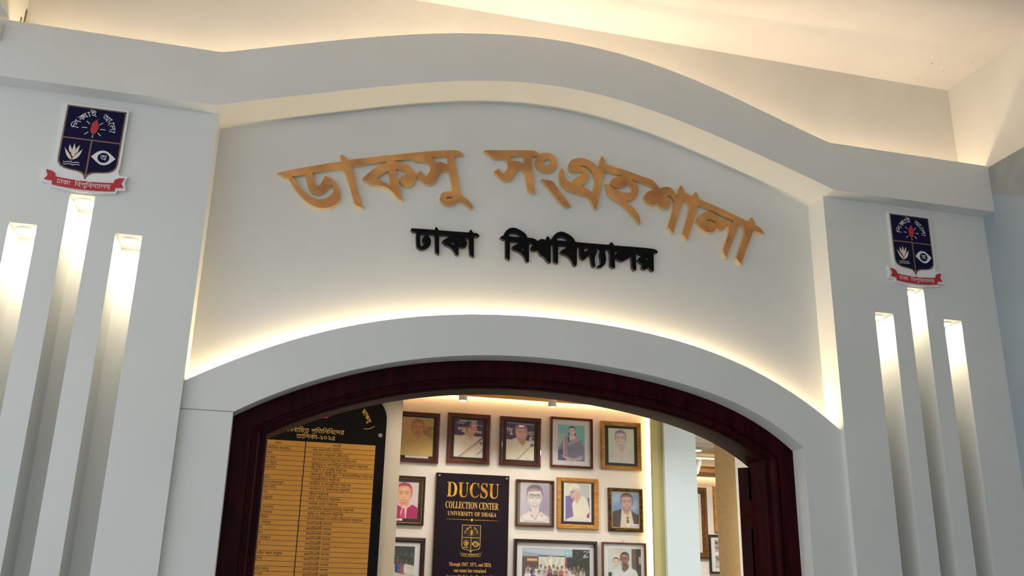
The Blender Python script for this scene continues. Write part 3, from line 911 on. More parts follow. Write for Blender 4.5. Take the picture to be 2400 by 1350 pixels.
# ------------------------------------------------------------------ arched wooden door frame and leaf
door = bpy.data.objects.new('door_1', None)
scene.collection.objects.link(door)
structure(door)
base = np.array([(x, a_in(x)) for x in lin(-RIN, RIN, 161)])
tg = np.gradient(base, axis=0)
nrm = np.stack([tg[:, 1], -tg[:, 0]], 1)
nrm /= np.hypot(nrm[:, 0], nrm[:, 1])[:, None]
PROF = [(0.0, .298), (0.0, .105), (.063, .105), (.065, .111), (.071, .111), (.073, .104), (.078, .1015), (.084, .104), (.088, .110), (.092, .116), (.094, .124), (.110, .126), (.113, .129), (.115, .133), (.116, .236), (.088, .238), (.088, .298)]
NX = 65
V, Fc = [], []
for n, y in PROF:
    na = min(n, .088) + max(0.0, n - .088) * 0.45          # the moulding is slimmer along the arch
    off = base + nrm * na
    hx = RIN - n
    xs = lin(-hx, hx, NX)
    zs = np.interp(xs, off[:, 0], off[:, 1])
    V += [(-hx, y, 0.0)] + [(x, y, z) for x, z in zip(xs, zs)] + [(hx, y, 0.0)]
nn = NX + 2
for j in range(len(PROF) - 1):
    for i in range(nn - 1):
        Fc.append((j * nn + i, j * nn + i + 1, (j + 1) * nn + i + 1, (j + 1) * nn + i))
link_mesh('frame', V, Fc, M['wood'], door, smooth=28)
# leaf folded back behind the right jamb, seen on its edge
ang = math.radians(44)
lf = MB()
lf.box(0, 0.95, -0.02, 0.02, 0.02, 2.075)
lo = lf.build('leaf', M['wood'], door)
lo.location = (0.905, 0.262, 0)
lo.rotation_euler = (0, 0, PI / 2 - ang)
hg = MB()
hg.box(-0.003, 0.0, -0.021, 0.019, -0.055, 0.055)
hg.box(-0.003, 0.02, -0.024, -0.0205, -0.055, 0.055)
for zc in (-.044, -.022, 0, .022, .044):
    hg.cyl((-0.002, -0.026, zc - .0104), (-0.002, -0.026, zc + .0104), 0.0055, n=14)
for zc in (-.035, 0, .035):
    hg.cyl((-0.0055, 0.0, zc), (-0.0025, 0.0, zc), 0.004, n=10)
ho = hg.build('hinge', M['hinge'], lo, 40)
ho.location = (0, 0, 1.892)


# ------------------------------------------------------------------ gallery room behind the door
mb = MB()
mb.box(-0.145, 1.70, 3.0, 3.1, 0, 3.0)
structure(mb.build('wall_back', M['gallery']))
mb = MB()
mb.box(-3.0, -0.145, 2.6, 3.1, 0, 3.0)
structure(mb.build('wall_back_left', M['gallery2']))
mb = MB()
mb.box(-0.145, 1.71, 2.25, 2.92, 2.83, 2.99)
structure(mb.build('trim_3', M['pelmet']))
mb = MB()
mb.box(1.632, 1.708, 2.895, 2.925, 0, 2.83)
structure(mb.build('trim_4', M['olive']))
mb = MB()
mb.box(1.71, 1.945, 2.86, 3.1, 0, 3.0)
structure(mb.build('wall_back_pillar', M['bluepil']))
mb = MB()
mb.add([(2.312, 3.0, 0), (2.312, 3.318, 0), (2.312, 3.318, 3.0), (2.312, 3.0, 3.0)], [(0, 1, 2, 3)], 1)
mb.box(2.3125, 4.9, 3.0, 3.318, 0, 3.0, 0)
structure(mb.build('wall_back_right', [M['gallery'], M['tan']]))
mb = MB()
mb.box(1.3, 5.0, 6.0, 6.2, 0, 3.0)
structure(mb.build('wall_far', M['gallery']))
mb = MB()
mb.box(1.4, 5.0, 5.57, 5.93, 2.775, 2.835)
structure(mb.build('trim_5', M['pelmet2']))
mb = MB()
mb.box(-3.0, -2.9, YW, 2.6, 0, 3.0)
structure(mb.build('wall_gallery_left', M['gallery']))
mb = MB()
mb.box(4.9, 5.0, YW, 6.0, 0, 3.0)
structure(mb.build('wall_gallery_right', M['gallery']))
mb = MB()
mb.box(1.3, 1.4, 3.1, 6.0, 0, 3.0)
structure(mb.build('wall_gallery_side', M['gallery']))
mb = MB()
mb.box(-3.0, 5.0, YW, 6.2, 3.0, 3.1)
gc = structure(mb.build('ceiling_gallery', M['gallery']))
cd = MB()
cd.box(2.6, 4.8, 5.2, 5.206, 2.994, 3.0)
cd.build('conduit', M['ledcase'], gc)
mb = MB()
for s in (-1, 1):
    mb.box(min(s * 1.2, s * 3.0), max(s * 1.2, s * 3.0), YW - 0.02, YW + 0.001, 0, 3.0)
structure(mb.build('wall_gallery_front', M['gallery']))

o = MB().box(-0.14, 1.63, 2.974, 2.988, 2.852, 2.86).build('led_strip', M['led_r'])
tag(o, 'warm LED strip along the top of the portrait wall behind the ochre pelmet', 'led strip')
o = MB().box(1.648, 1.656, 2.970, 2.985, 0.02, 2.82).build('led_strip', M['led_r'])
tag(o, 'upright warm LED strip along the right edge of the portrait wall', 'led strip')
o = MB().box(1.42, 4.9, 5.95, 5.96, 2.79, 2.80).build('led_strip', M['led_r'])
tag(o, 'warm LED strip above the pictures in the far room', 'led strip')


def aim(o, d):
    o.rotation_euler = Vector(d).to_track_quat('-Z', 'Y').to_euler()


def spot(label, x, y, ztop, length, tilt, watts, group=None, target=(0, 0.38, -1)):
    t = thing('spotlight', label, 'spotlight', (x, y, ztop), group=group)
    MB().cyl((0, 0, -0.012), (0, 0, 0), 0.02, n=24).build('base', M['spotbody'], t, 40)
    d = Vector(tilt).normalized()
    a = Vector((0, 0, -0.012))
    b = a + d * length
    MB().cyl(a, b, 0.0265, n=32).build('body', M['spotbody'], t, 40)
    MB().cyl(b - d * 0.002, b + d * 0.0008, 0.021, n=28).build('lens', M['spotlens'], t)
    ld = bpy.data.lights.new('spot_lamp', 'SPOT')
    ld.energy = watts
    ld.color = (1.0, 0.9, 0.76)
    ld.spot_size = math.radians(100)
    ld.spot_blend = 0.8
    ld.shadow_soft_size = 0.02
    lo = bpy.data.objects.new('spot_lamp', ld)
    scene.collection.objects.link(lo)
    lo.parent = t
    lo.location = b + d * 0.01
    aim(lo, target)


spot('white cylinder spotlight above the second portrait of the top row', 0.232, 2.6, 2.83, 0.085, (0, 0, -1), SPOT_WATTS, 'gallery pelmet spotlights')
spot('white cylinder spotlight above the portrait of a woman in a sari', 0.822, 2.6, 2.83, 0.085, (0, 0, -1), SPOT_WATTS, 'gallery pelmet spotlights')
spot('tilted white spotlight in the far room above the carved picture frame', 3.14, 5.3, 2.86, 0.13, (-.14, .45, -1), SPOT_WATTS, None, (0, 0.6, -1))
o = thing('track_rail', 'slim white track rail on the far room ceiling holding the tilted spotlight', 'rail', (3.14, 5.3, 2.86))
MB().box(-0.7, 1.2, -0.012, 0.012, 0.0, 0.02).build('rail', M['spotbody'], o)
MB().cyl((0.5, 0, 0.02), (0.5, 0, 0.14), 0.006, n=10).build('hanger', M['spotbody'], o)
o = thing('ceiling_light', 'small round light on the far room ceiling beside the pale blue pillar', 'ceiling light', (3.2, 5.46, 3.0))
MB().cyl((0, 0, -0.03), (0, 0, 0), 0.05, 0.045, n=28).build('housing', M['ledcase'], o, 40)
MB().cyl((0, 0, -0.033), (0, 0, -0.029), 0.04, n=28).build('lens', M['spotlens'], o)
for x_, y_, z_, wt, sz in ((0.6, 2.0, 2.98, FILL_WATTS * .7, 1.2), (3.4, 4.6, 2.98, FILL_WATTS * 1.1, 0.8), (3.6, 0.9, 2.98, FILL_WATTS * 2.6, 0.9), (-1.9, 0.9, 2.98, FILL_WATTS * .6, 0.9)):  # unseen fill lamps, added to brighten the gallery and far room
    ld = bpy.data.lights.new('fill_lamp', 'AREA')
    ld.energy = wt
    ld.shape = 'RECTANGLE'
    ld.size = sz
    ld.size_y = 0.2
    ld.color = (1.0, 0.93, 0.84)
    lo = bpy.data.objects.new('fill_lamp', ld)
    scene.collection.objects.link(lo)
    lo.location = (x_, y_, z_)


# ------------------------------------------------------------------ printed pictures: a small painter on a fine mesh grid
class Canvas:
    def __init__(self, w, h, bg, den=400):
        self.w, self.h = w, h
        self.nx, self.ny = max(12, int(w * den)), max(12, int(h * den))
        u = np.linspace(0, 1, self.nx + 1)
        v = np.linspace(0, 1, self.ny + 1)
        self.U, self.V = np.meshgrid(u, v)
        self.asp = h / w
        self.img = np.zeros(self.U.shape + (3,)) + np.array(L(*bg))
        self.px = 0.6 / self.nx
        self.rs = np.random.RandomState(int(w * 7919 + h * 104729) % 9999 + bg[0])

    def blend(self, d, col, soft, alpha):
        s = max(self.px, soft)
        a = np.clip(0.5 - d / (2 * s), 0, 1) * alpha
        self.img = self.img * (1 - a[..., None]) + np.array(L(*col)) * a[..., None]

    # all coordinates: x in 0..1 of the width, y down in 0..asp (same unit as x)
    def ell(self, cx, cy, rx, ry, col, soft=0, alpha=1, rot=0):
        X, Y = self.U - cx, self.V * self.asp - cy
        c, s = math.cos(math.radians(rot)), math.sin(math.radians(rot))
        X, Y = c * X + s * Y, -s * X + c * Y
        d = (np.sqrt((X / rx) ** 2 + (Y / ry) ** 2) - 1) * min(rx, ry)
        self.blend(d, col, soft, alpha)
        return self

    def poly(self, pts, col, soft=0, alpha=1):
        X, Y = self.U, self.V * self.asp
        n = len(pts)
        dist = np.full(X.shape, 1e9)
        ins = np.zeros(X.shape, bool)
        for i in range(n):
            (x0, y0), (x1, y1) = pts[i], pts[(i + 1) % n]
            ex, ey = x1 - x0, y1 - y0
            t = np.clip(((X - x0) * ex + (Y - y0) * ey) / (ex * ex + ey * ey + 1e-12), 0, 1)
            dist = np.minimum(dist, np.hypot(X - x0 - t * ex, Y - y0 - t * ey))
            if y0 != y1:
                cr = ((y0 <= Y) != (y1 <= Y)) & (X < x0 + (Y - y0) / (y1 - y0) * ex)
                ins ^= cr
        self.blend(np.where(ins, -dist, dist), col, soft, alpha)
        return self

    def rect(self, x0, y0, x1, y1, col, soft=0, alpha=1):
        return self.poly([(x0, y0), (x1, y0), (x1, y1), (x0, y1)], col, soft, alpha)

    def line(self, pts, wd, col, soft=0, alpha=1):
        X, Y = self.U, self.V * self.asp
        d = np.full(X.shape, 1e9)
        for (x0, y0), (x1, y1) in zip(pts[:-1], pts[1:]):
            ex, ey = x1 - x0, y1 - y0
            t = np.clip(((X - x0) * ex + (Y - y0) * ey) / (ex * ex + ey * ey + 1e-12), 0, 1)
            d = np.minimum(d, np.hypot(X - x0 - t * ex, Y - y0 - t * ey))
        self.blend(d - wd / 2, col, soft, alpha)
        return self

    def words(self, s, x, y, wd, col, h=None):
        """lettering whose left end is at x, base line at y, set to width wd"""
        v, t, w_ = text(s)
        v = np.array(v)
        hl, b0 = v[:, 1].max(), v[:, 1].min()
        k = wd / (v[:, 0].max() - v[:, 0].min())
        ky = h / (hl - b0) if h else k
        P = np.stack([x + (v[:, 0] - v[:, 0].min()) * k, y - (v[:, 1] - b0) * ky], 1)
        for q_ in t:
            self.poly([tuple(P[i]) for i in q_], col, self.px * 0.5)
        return self

    def grain(self, amt, blur=3):
        n = self.rs.rand(*self.U.shape)
        for _ in range(blur):
            n = (n + np.roll(n, 1, 0) + np.roll(n, 1, 1) + np.roll(n, -1, 0) + np.roll(n, -1, 1)) / 5
        n = (n - n.mean()) / (n.std() + 1e-9)
        self.img *= (1 + amt * n)[..., None]
        return self

    def tint(self, col, a):
        self.img = self.img * (1 - a) + np.array(L(*col)) * a
        return self

    def build(self, name, parent, y, x=0.0, z=0.0):
        """z = bottom edge"""
        ny, nx = self.ny + 1, self.nx + 1
        P = np.zeros((ny, nx, 3))
        P[..., 0] = x + (self.U - 0.5) * self.w
        P[..., 1] = y
        P[..., 2] = z + (1 - self.V) * self.h
        idx = np.arange(ny * nx).reshape(ny, nx)
        F = np.stack([idx[1:, :-1], idx[1:, 1:], idx[:-1, 1:], idx[:-1, :-1]], -1).reshape(-1, 4)
        me = bpy.data.meshes.new(name)
        me.vertices.add(ny * nx)
        me.vertices.foreach_set('co', P.reshape(-1))
        me.loops.add(F.size)
        me.loops.foreach_set('vertex_index', F.reshape(-1).astype(np.int32))
        me.polygons.add(len(F))
        me.polygons.foreach_set('loop_start', np.arange(0, F.size, 4, dtype=np.int32))
        me.update(calc_edges=True)
        at = me.color_attributes.new('print', 'FLOAT_COLOR', 'POINT')
        rgba = np.ones((ny * nx, 4))
        rgba[:, :3] = np.clip(self.img.reshape(-1, 3), 0, 1) ** 0.86
        at.data.foreach_set('color', rgba.reshape(-1))
        me.materials.append(M['photo'])
        o = bpy.data.objects.new(name, me)
        scene.collection.objects.link(o)
        o.parent = parent
        return o


def face(c, cx, cy, r, skin, dark, light, hair=None, glasses=False, moustache=0.0, turn=0.0, hairline=0.0, mouth=(150, 90, 90), eye=(50, 36, 36)):
    """a head of half-width r, centre of the face at (cx, cy)"""
    ry = r * 1.36
    if hair:
        c.ell(cx, cy - r * .38, r * 1.1, r * 1.16, hair, r * .1)
        c.ell(cx - r * .98, cy - r * .1, r * .14, r * .5, hair, r * .08)
        c.ell(cx + r * .98, cy - r * .1, r * .14, r * .5, hair, r * .08)
    c.ell(cx - r * 1.0 + turn * r * .3, cy + r * .12, r * .14, r * .28, dark, r * .06)
    c.ell(cx + r * 1.0 + turn * r * .3, cy + r * .12, r * .14, r * .28, dark, r * .06)
    c.ell(cx, cy, r * .96, ry, dark, r * .1)
    c.ell(cx, cy - r * .04, r * .9, ry * .95, skin, r * .25)
    if hair:
        c.poly([(cx - r * 1.02, cy - r * .35), (cx - r * .85, cy - r * (1.0 - hairline)), (cx - r * .2, cy - r * (1.05 - hairline)), (cx + r * .45, cy - r * (1.1 - hairline)), (cx + r * .9, cy - r * .75), (cx + r * 1.02, cy - r * .3),
                (cx + r * 1.04, cy - r * 1.0), (cx + r * .6, cy - r * 1.46), (cx - r * .2, cy - r * 1.56), (cx - r * .8, cy - r * 1.3), (cx - r * 1.08, cy - r * .9)], hair, r * .1)
    c.ell(cx - r * .1, cy - r * .62, r * .5, r * .25, light, r * .4, .5)
    x = cx + turn * r * .35
    for s in (-1, 1):
        ex = x + s * r * .4
        c.ell(ex, cy - r * .05, r * .27, r * .16, dark, r * .15, .75)
        c.line([(ex - r * .24, cy - r * .27), (ex, cy - r * .34), (ex + r * .24, cy - r * .26)], r * .1, eye, r * .05, .75)
        c.ell(ex, cy - r * .04, r * .15, r * .075, light, r * .05, .7)
        c.ell(ex + turn * r * .06, cy - r * .04, r * .075, r * .08, eye, r * .04)
        c.ell(x + s * r * .52, cy + r * .42, r * .25, r * .22, light, r * .3, .4)
    c.poly([(x - r * .06, cy - r * .05), (x + r * .07, cy - r * .05), (x + r * .19, cy + r * .42), (x - r * .17, cy + r * .42)], light, r * .12, .55)
    c.line([(x - r * .2, cy + r * .42), (x - r * .08, cy + r * .48), (x + r * .08, cy + r * .48), (x + r * .2, cy + r * .42)], r * .08, dark, r * .06, .9)
    if moustache:
        c.ell(x, cy + r * .63, r * .38, r * .10, eye, r * .08, moustache)
    c.line([(x - r * .34, cy + r * .79), (x, cy + r * .82), (x + r * .34, cy + r * .79)], r * .09, mouth, r * .05, .9)
    c.ell(x, cy + r * .95, r * .26, r * .06, light, r * .08, .5)
    c.ell(x, cy + r * 1.27, r * .5, r * .13, dark, r * .2, .5)
    if glasses:
        for s in (-1, 1):
            ex = x + s * r * .42
            pts = [(ex - r * .33, cy - r * .22), (ex + r * .33, cy - r * .22), (ex + r * .3, cy + r * .2), (ex - r * .26, cy + r * .22), (ex - r * .33, cy - r * .22)]
            c.line(pts, r * .08, eye, r * .03, .9)
        c.line([(x - r * .1, cy - r * .12), (x + r * .1, cy - r * .12)], r * .09, eye, r * .03, .9)
    return c


def bust(c, cx, cy, r, cloth, shade, wide=2.6, collar=None, neck=None, skin=(200, 150, 130), open_=.5):
    """neck, shoulders and shirt below a head of half-width r centred at (cx, cy)"""
    b = c.asp + .1
    sh = cy + r * 1.75
    c.poly([(cx - r * .55, cy + r * .8), (cx + r * .55, cy + r * .8), (cx + r * .62, sh + r * .2), (cx - r * .62, sh + r * .2)], neck or skin, r * .1)
    c.poly([(cx - r * .62, sh - r * .15), (cx - r * wide * .6, sh + r * .22), (cx - r * wide * .92, sh + r * .62), (cx - r * wide, sh + r * 1.4), (cx - r * wide * 1.05, b), (cx + r * wide * 1.05, b),
            (cx + r * wide, sh + r * 1.4), (cx + r * wide * .92, sh + r * .62), (cx + r * wide * .6, sh + r * .22), (cx + r * .62, sh - r * .15), (cx, sh + r * open_)], cloth, r * .1)
    c.poly([(cx - r * .55, sh - r * .1), (cx + r * .55, sh - r * .1), (cx, sh + r * open_ * 1.3)], neck or skin, r * .08)
    for s in (-1, 1):
        c.line([(cx + s * r * wide * .8, sh + r * .7), (cx + s * r * wide * .62, b)], r * .22, shade, r * .3, .5)
        if collar:
            c.poly([(cx + s * r * .58, sh - r * .25), (cx + s * r * .95, sh + r * .25), (cx + s * r * .5, sh + r * .75), (cx, sh + r * open_ * 1.1)], collar, r * .06)
            c.line([(cx + s * r * .95, sh + r * .25), (cx + s * r * .5, sh + r * .75), (cx + s * r * .02, sh + r * open_ * 1.1)], r * .06, shade, r * .05, .8)
    c.line([(cx, sh + r * open_ * 1.2), (cx + r * .05, b)], r * .06, shade, r * .08, .7)
    return c


def caption(c, x0, y0, x1, y1, lines=2):
    c.rect(x0, y0, x1, y1, (226, 224, 224))
    for i in range(lines):
        yy = y0 + (y1 - y0) * (i + .6) / (lines + .2)
        x = x0 + .03
        rs = np.random.RandomState(int(x0 * 100) + i)
        while x < x1 - .06 - (.12 if i == 0 else 0):
            ww = rs.uniform(.03, .07)
            c.line([(x, yy), (min(x + ww, x1 - .03), yy)], .012, (130, 124, 130), .004, .8)
            x += ww + .02
    return c


def frame_mesh(name, w_, h_, fw, d, mat, parent, style=0):
    if style == 0:
        P = [(0, 0), (0, -.75 * d), (.10 * fw, -.95 * d), (.25 * fw, -d), (.38 * fw, -.86 * d), (.46 * fw, -.84 * d), (.6 * fw, -.92 * d), (.78 * fw, -.78 * d), (.9 * fw, -.6 * d), (fw, -.5 * d), (fw, 0)]
    elif style == 1:
        P = [(0, 0), (0, -d), (.08 * fw, -1.02 * d), (.85 * fw, -d), (fw, -.85 * d), (fw, 0)]
    else:
        P = [(0, 0), (0, -.55 * d), (.1 * fw, -.8 * d), (.2 * fw, -.72 * d), (.3 * fw, -1.0 * d), (.5 * fw, -1.05 * d), (.62 * fw, -.9 * d), (.7 * fw, -.7 * d), (.82 * fw, -.72 * d), (.92 * fw, -.5 * d), (fw, -.4 * d), (fw, 0)]
    V, F = [], []
    for n, y in P:
        V += [(-w_ / 2 + n, y, n), (w_ / 2 - n, y, n), (w_ / 2 - n, y, h_ - n), (-w_ / 2 + n, y, h_ - n)]
    for j in range(len(P) - 1):
        for i in range(4):
            k = (i + 1) % 4
            F.append((j * 4 + i, j * 4 + k, (j + 1) * 4 + k, (j + 1) * 4 + i))
    return link_mesh(name, V, F, mat, parent, smooth=25)


def picture(label, cat, x, zb, w_, h_, fw, d, fmat, mount, canvas, px=0.0, pz=None, rot=0.0, group='framed portraits on the gallery wall', style=0, slip=None, wally=3.0, extra=None, lean=0.0):
    """framed picture hung on the wall; local origin bottom centre on the wall plane"""
    t = thing('framed_picture', label, cat, (x, wally, zb), (lean, rot, 0), group)
    frame_mesh('frame', w_, h_, fw, d, fmat, t, style)
    if slip:
        s = .005
        sw, sh = w_ - 2 * fw, h_ - 2 * fw
        V = [(-sw / 2, -.45 * d, fw), (sw / 2, -.45 * d, fw), (sw / 2, -.45 * d, fw + sh), (-sw / 2, -.45 * d, fw + sh)]
        V += [(a + (s if a < 0 else -s), b, c_ + (s if c_ < h_ / 2 else -s)) for a, b, c_ in V]
        link_mesh('slip', V, [(0, 1, 5, 4), (1, 2, 6, 5), (2, 3, 7, 6), (3, 0, 4, 7)], slip, t)
    MB().box(-w_ / 2 + fw * .9, w_ / 2 - fw * .9, -.30 * d, -.1 * d, fw * .9, h_ - fw * .9).build('mount', mount, t)
    if pz is None:
        pz = (h_ - canvas.h) / 2
    canvas.build('photo', t, -.32 * d - .0006, px, pz)
    if extra:
        extra(t)
    g = [(-w_ / 2 + fw * .95, -.42 * d, fw * .95), (w_ / 2 - fw * .95, -.42 * d, fw * .95), (w_ / 2 - fw * .95, -.42 * d, h_ - fw * .95), (-w_ / 2 + fw * .95, -.42 * d, h_ - fw * .95)]
    link_mesh('glass', g, [(0, 1, 2, 3)], M['glass'], t)
    return t


PRE = 'িেৈ'
MARK = '~^_'


def vis(s):
    """logical Bengali order -> left-to-right drawing order"""
    s = s.replace('\u09af\u09bc', '\u09df').replace('\u09a1\u09bc', '\u09dc').replace('ো', '\u09c7\u09be').replace('ৌ', '\u09c7\u09d7')
    toks, i = [], 0
    while i < len(s):
        if s[i] == '{':
            j = s.index('}', i) + 1
        else:
            j = i + 1
        while j < len(s) and s[j] in MARK:
            j += 1
        t = s[i:j]
        if t in PRE and toks:
            toks.insert(len(toks) - 1, t)
        else:
            toks.append(t)
        i = j
    return ''.join(toks)


def caption_card(t, x, z, w_, h_):
    cc = Canvas(w_, h_, (232, 230, 232))
    for i in range(3):
        cc.line([(.3 - .1 * i, (.25 + .28 * i) * cc.asp), (.7 + .08 * i, (.25 + .28 * i) * cc.asp)], .03, (150, 150, 160), .01, .8)
    cc.build('caption_card', t, -.0112, x, z)


# ------------------------------------------------------------------ the portraits
# top row
c = Canvas(.21, .253, (196, 158, 92))
c.ell(.2, .3, .5, .4, (206, 164, 100), .2, .8).ell(.85, .5, .2, .1, (150, 108, 62), .05, .8, 8).ell(.9, .32, .16, .05, (122, 84, 44), .03, .8).ell(.76, .42, .12, .035, (130, 92, 50), .03, .8, -10).ell(.78, .56, .08, .04, (120, 84, 46), .02, .8).ell(.86, .66, .05, .03, (134, 96, 56), .02, .8).ell(.2, .5, .14, .12, (204, 150, 104), .08, .6)
c.poly([(.0, 1.3), (.0, .62), (.3, .48), (.42, .52), (.5, .74), (.62, .52), (.78, .56), (1, .74), (1, 1.3)], (206, 170, 94), .03)
face(c, .5, .34, .19, (204, 140, 92), (164, 100, 62), (214, 156, 106), (150, 104, 62), False, .8, 0, .22, (160, 90, 60), (120, 74, 48))
c.poly([(.40, .52), (.62, .52), (.52, .72)], (200, 134, 88), .03)
c.grain(.05)
picture('maroon frame with sepia photo of a moustached person, leftmost of the top row', 'framed photo', .013, 2.381, .290, .331, .027, .028, M['f_maroon'], M['mat_black'], c, pz=.044,
        extra=lambda t: MB().box(-.075, .078, -.0098, -.009, .030, .043).build('caption_strip', M['mat_white'], t))

c = Canvas(.197, .251, (60, 50, 84))
c.rect(0, 0, 1, .55, (58, 48, 82)).words(vis('নিব^াচন পরিষদ'), .16, .09, .62, (206, 196, 206), .1).rect(0, 0, 1, .02, (58, 48, 82))
c.line([(.08, .12), (.34, .14)], .02, (206, 200, 210), .006).line([(.68, .14), (1, .20)], .014, (196, 190, 200))
c.words(vis('মধু'), .12, .42, .22, (228, 212, 190)).words('৩২', .78, .46, .17, (228, 212, 190))
c.poly([(0, .54), (1, .56), (1, 1.3), (0, 1.3)], (216, 202, 184), .01)
c.poly([(0, 1.3), (.02, .8), (.14, .62), (.34, .52), (.62, .56), (.84, .66), (1, .92), (1, 1.3)], (226, 212, 194), .02)
c.poly([(.36, .52), (.38, .4), (.62, .36), (.68, .52), (.58, .64)], (206, 160, 142), .02)
c.ell(.5, .22, .18, .17, (70, 50, 60), .02).ell(.6, .31, .165, .205, (176, 124, 112), .02).ell(.61, .30, .15, .19, (212, 160, 146), .04)
c.ell(.36, .36, .05, .09, (214, 176, 150), .02).poly([(.72, .28), (.81, .39), (.74, .41)], (206, 150, 138), .015).ell(.5, .16, .14, .09, (64, 48, 58), .03).ell(.66, .17, .1, .07, (220, 176, 160), .04, .8)
c.line([(.4, .27), (.58, .28)], .014, (60, 40, 44)).line([(.58, .25), (.7, .26), (.7, .33), (.6, .34), (.58, .25)], .014, (60, 40, 44), .004).line([(.66, .46), (.76, .47)], .016, (150, 84, 84), .008)
c.line([(.42, .6), (.5, .68), (.6, .62), (.66, .7)], .012, (170, 146, 140), .01, .8)
c.line([(.18, 1.26), (.86, .70)], .035, (150, 96, 96), .006).line([(.24, 1.28), (.9, .74)], .02, (176, 116, 110), .006).line([(.86, .70), (.98, .60)], .06, (92, 64, 96), .02).ell(.94, .78, .05, .05, (110, 80, 112), .02).line([(.7, 1.27), (1, .98)], .03, (150, 108, 116), .01)
caption(c, .68, 1.17, 1.0, 1.27)
c.grain(.03)
picture('maroon frame with photo of a person in glasses in profile behind crossed microphones', 'framed photo', .3575, 2.391, .294, .334, .028, .028, M['f_red'], M['mat_black'], c, pz=.043, rot=0)

c = Canvas(.196, .253, (66, 54, 92))
c.rect(0, 0, 1, .58, (62, 50, 88)).line([(0, .02), (1, .06)], .02, (170, 168, 176))
c.words(vis('াধু'), .0, .44, .25, (226, 210, 196)).words('৩২', .8, .44, .28, (226, 210, 196))
c.poly([(0, .6), (1, .62), (1, 1.3), (0, 1.3)], (222, 214, 196), .01).ell(.92, .56, .1, .1, (196, 190, 202), .02).ell(.96, .54, .05, .06, (80, 66, 96), .01)
c.poly([(0, 1.3), (0, .76), (.2, .6), (.38, .52), (.58, .84), (.72, .66), (.9, .8), (1, .92), (1, 1.3)], (228, 220, 198), .015)
c.poly([(.36, .5), (.72, .5), (.68, .7), (.58, .82), (.44, .64)], (196, 140, 140), .02)
face(c, .53, .34, .2, (220, 176, 164), (176, 122, 130), (234, 196, 182), (140, 98, 120), False, 0, .55, .5, (170, 90, 100), (110, 74, 84))
c.line([(.4, 1.28), (.9, .78)], .05, (180, 166, 156), .008).ell(.93, .76, .07, .05, (96, 72, 106), .02)
caption(c, .66, 1.2, 1.0, 1.285)
c.grain(.03)
picture('maroon frame with photo of a balding person in white at one thin microphone', 'framed photo', .715, 2.394, .289, .330, .028, .028, M['f_maroon'], M['mat_black'], c, pz=.041)

c = Canvas(.193, .245, (110, 186, 196))
c.ell(.2, .2, .5, .5, (122, 190, 204), .3, .7).rect(-.1, .32, .22, .8, (160, 200, 198), .02, .8)
c.poly([(0, 1.3), (0, 1.05), (.06, .8), (.2, .5), (.42, .4), (.64, .4), (.86, .5), (.98, .8), (1, 1.0), (1, 1.3)], (126, 132, 164), .02)
c.poly([(.0, .9), (.18, .86), (.2, 1.06), (0, 1.04)], (70, 84, 140), .02).poly([(.0, 1.06), (.22, 1.0), (.3, 1.28), (0, 1.28)], (88, 88, 130), .04)
c.poly([(.36, .42), (.66, .42), (.7, .46), (.42, .62), (.37, .58)], (66, 66, 108), .015)
c.poly([(.42, .36), (.64, .36), (.68, .46), (.44, .58)], (222, 206, 206), .015)
c.poly([(.18, .5), (.26, .44), (.28, 1.08), (.2, 1.1)], (214, 164, 176), .012).poly([(.27, .44), (.35, .42), (.36, 1.12), (.28, 1.08)], (166, 162, 186), .012)
c.line([(.27, .44), (.28, 1.08)], .014, (72, 72, 118)).line([(.355, .44), (.37, 1.12)], .014, (72, 72, 118))
c.poly([(.38, .64), (.7, .46), (.8, .48), (.82, .54), (.38, .74)], (196, 176, 190), .012).line([(.38, .66), (.72, .5)], .014, (84, 84, 130)).line([(.38, .72), (.76, .54)], .012, (100, 100, 140))
for k in range(6):
    c.line([(.4, .84 + k * .06), (.66, .80 + k * .065), (.95, .74 + k * .09)], .02, (104, 114, 150), .02, .6)
c.poly([(.12, 1.08), (.34, 1.14), (.58, 1.2), (.6, 1.24), (.36, 1.27)], (216, 178, 186), .02).poly([(.94, 1.06), (.72, 1.14), (.5, 1.22), (.58, 1.27), (.86, 1.22)], (206, 172, 186), .02)
face(c, .525, .22, .115, (222, 206, 210), (182, 156, 172), (232, 220, 220), (48, 44, 72), False, 0, 0, .1, (176, 120, 140), (60, 50, 80))
c.ell(.41, .32, .03, .06, (48, 46, 80), .015).ell(.64, .34, .025, .05, (48, 46, 80), .015)
c.grain(.02)
picture('thin reddish frame with photo of a seated woman in a sari on turquoise', 'framed photo', 1.079, 2.399, .305, .345, .017, .028, M['f_red'], M['mat_white'], c, pz=.05, slip=M['silver'],
        extra=lambda t: caption_card(t, 0.0, .026, .062, .02))

c = Canvas(.190, .239, (196, 214, 200))
c.poly([(0, 1.3), (.02, .98), (.14, .78), (.36, .68), (.66, .68), (.9, .78), (1, .98), (1, 1.3)], (206, 206, 206), .02)
c.poly([(.36, .66), (.66, .66), (.54, .9), (.48, .86)], (200, 180, 188), .02)
face(c, .475, .36, .2, (206, 184, 196), (164, 140, 172), (222, 206, 212), (110, 106, 164), False, 0, .05, .12, (170, 130, 160), (104, 90, 140))
c.ell(.49, .55, .13, .03, (226, 214, 216), .02, .8)
c.poly([(.34, .7), (.5, .92), (.4, 1.0), (.22, .78)], (214, 212, 210), .015).poly([(.66, .68), (.54, .92), (.66, .98), (.8, .8)], (214, 212, 210), .015)
c.line([(.48, .94), (.46, 1.26)], .014, (176, 172, 178), .01).line([(.16, .8), (.06, 1.2)], .02, (170, 168, 174), .03, .7).line([(.86, .8), (.96, 1.2)], .02, (170, 168, 174), .03, .7)
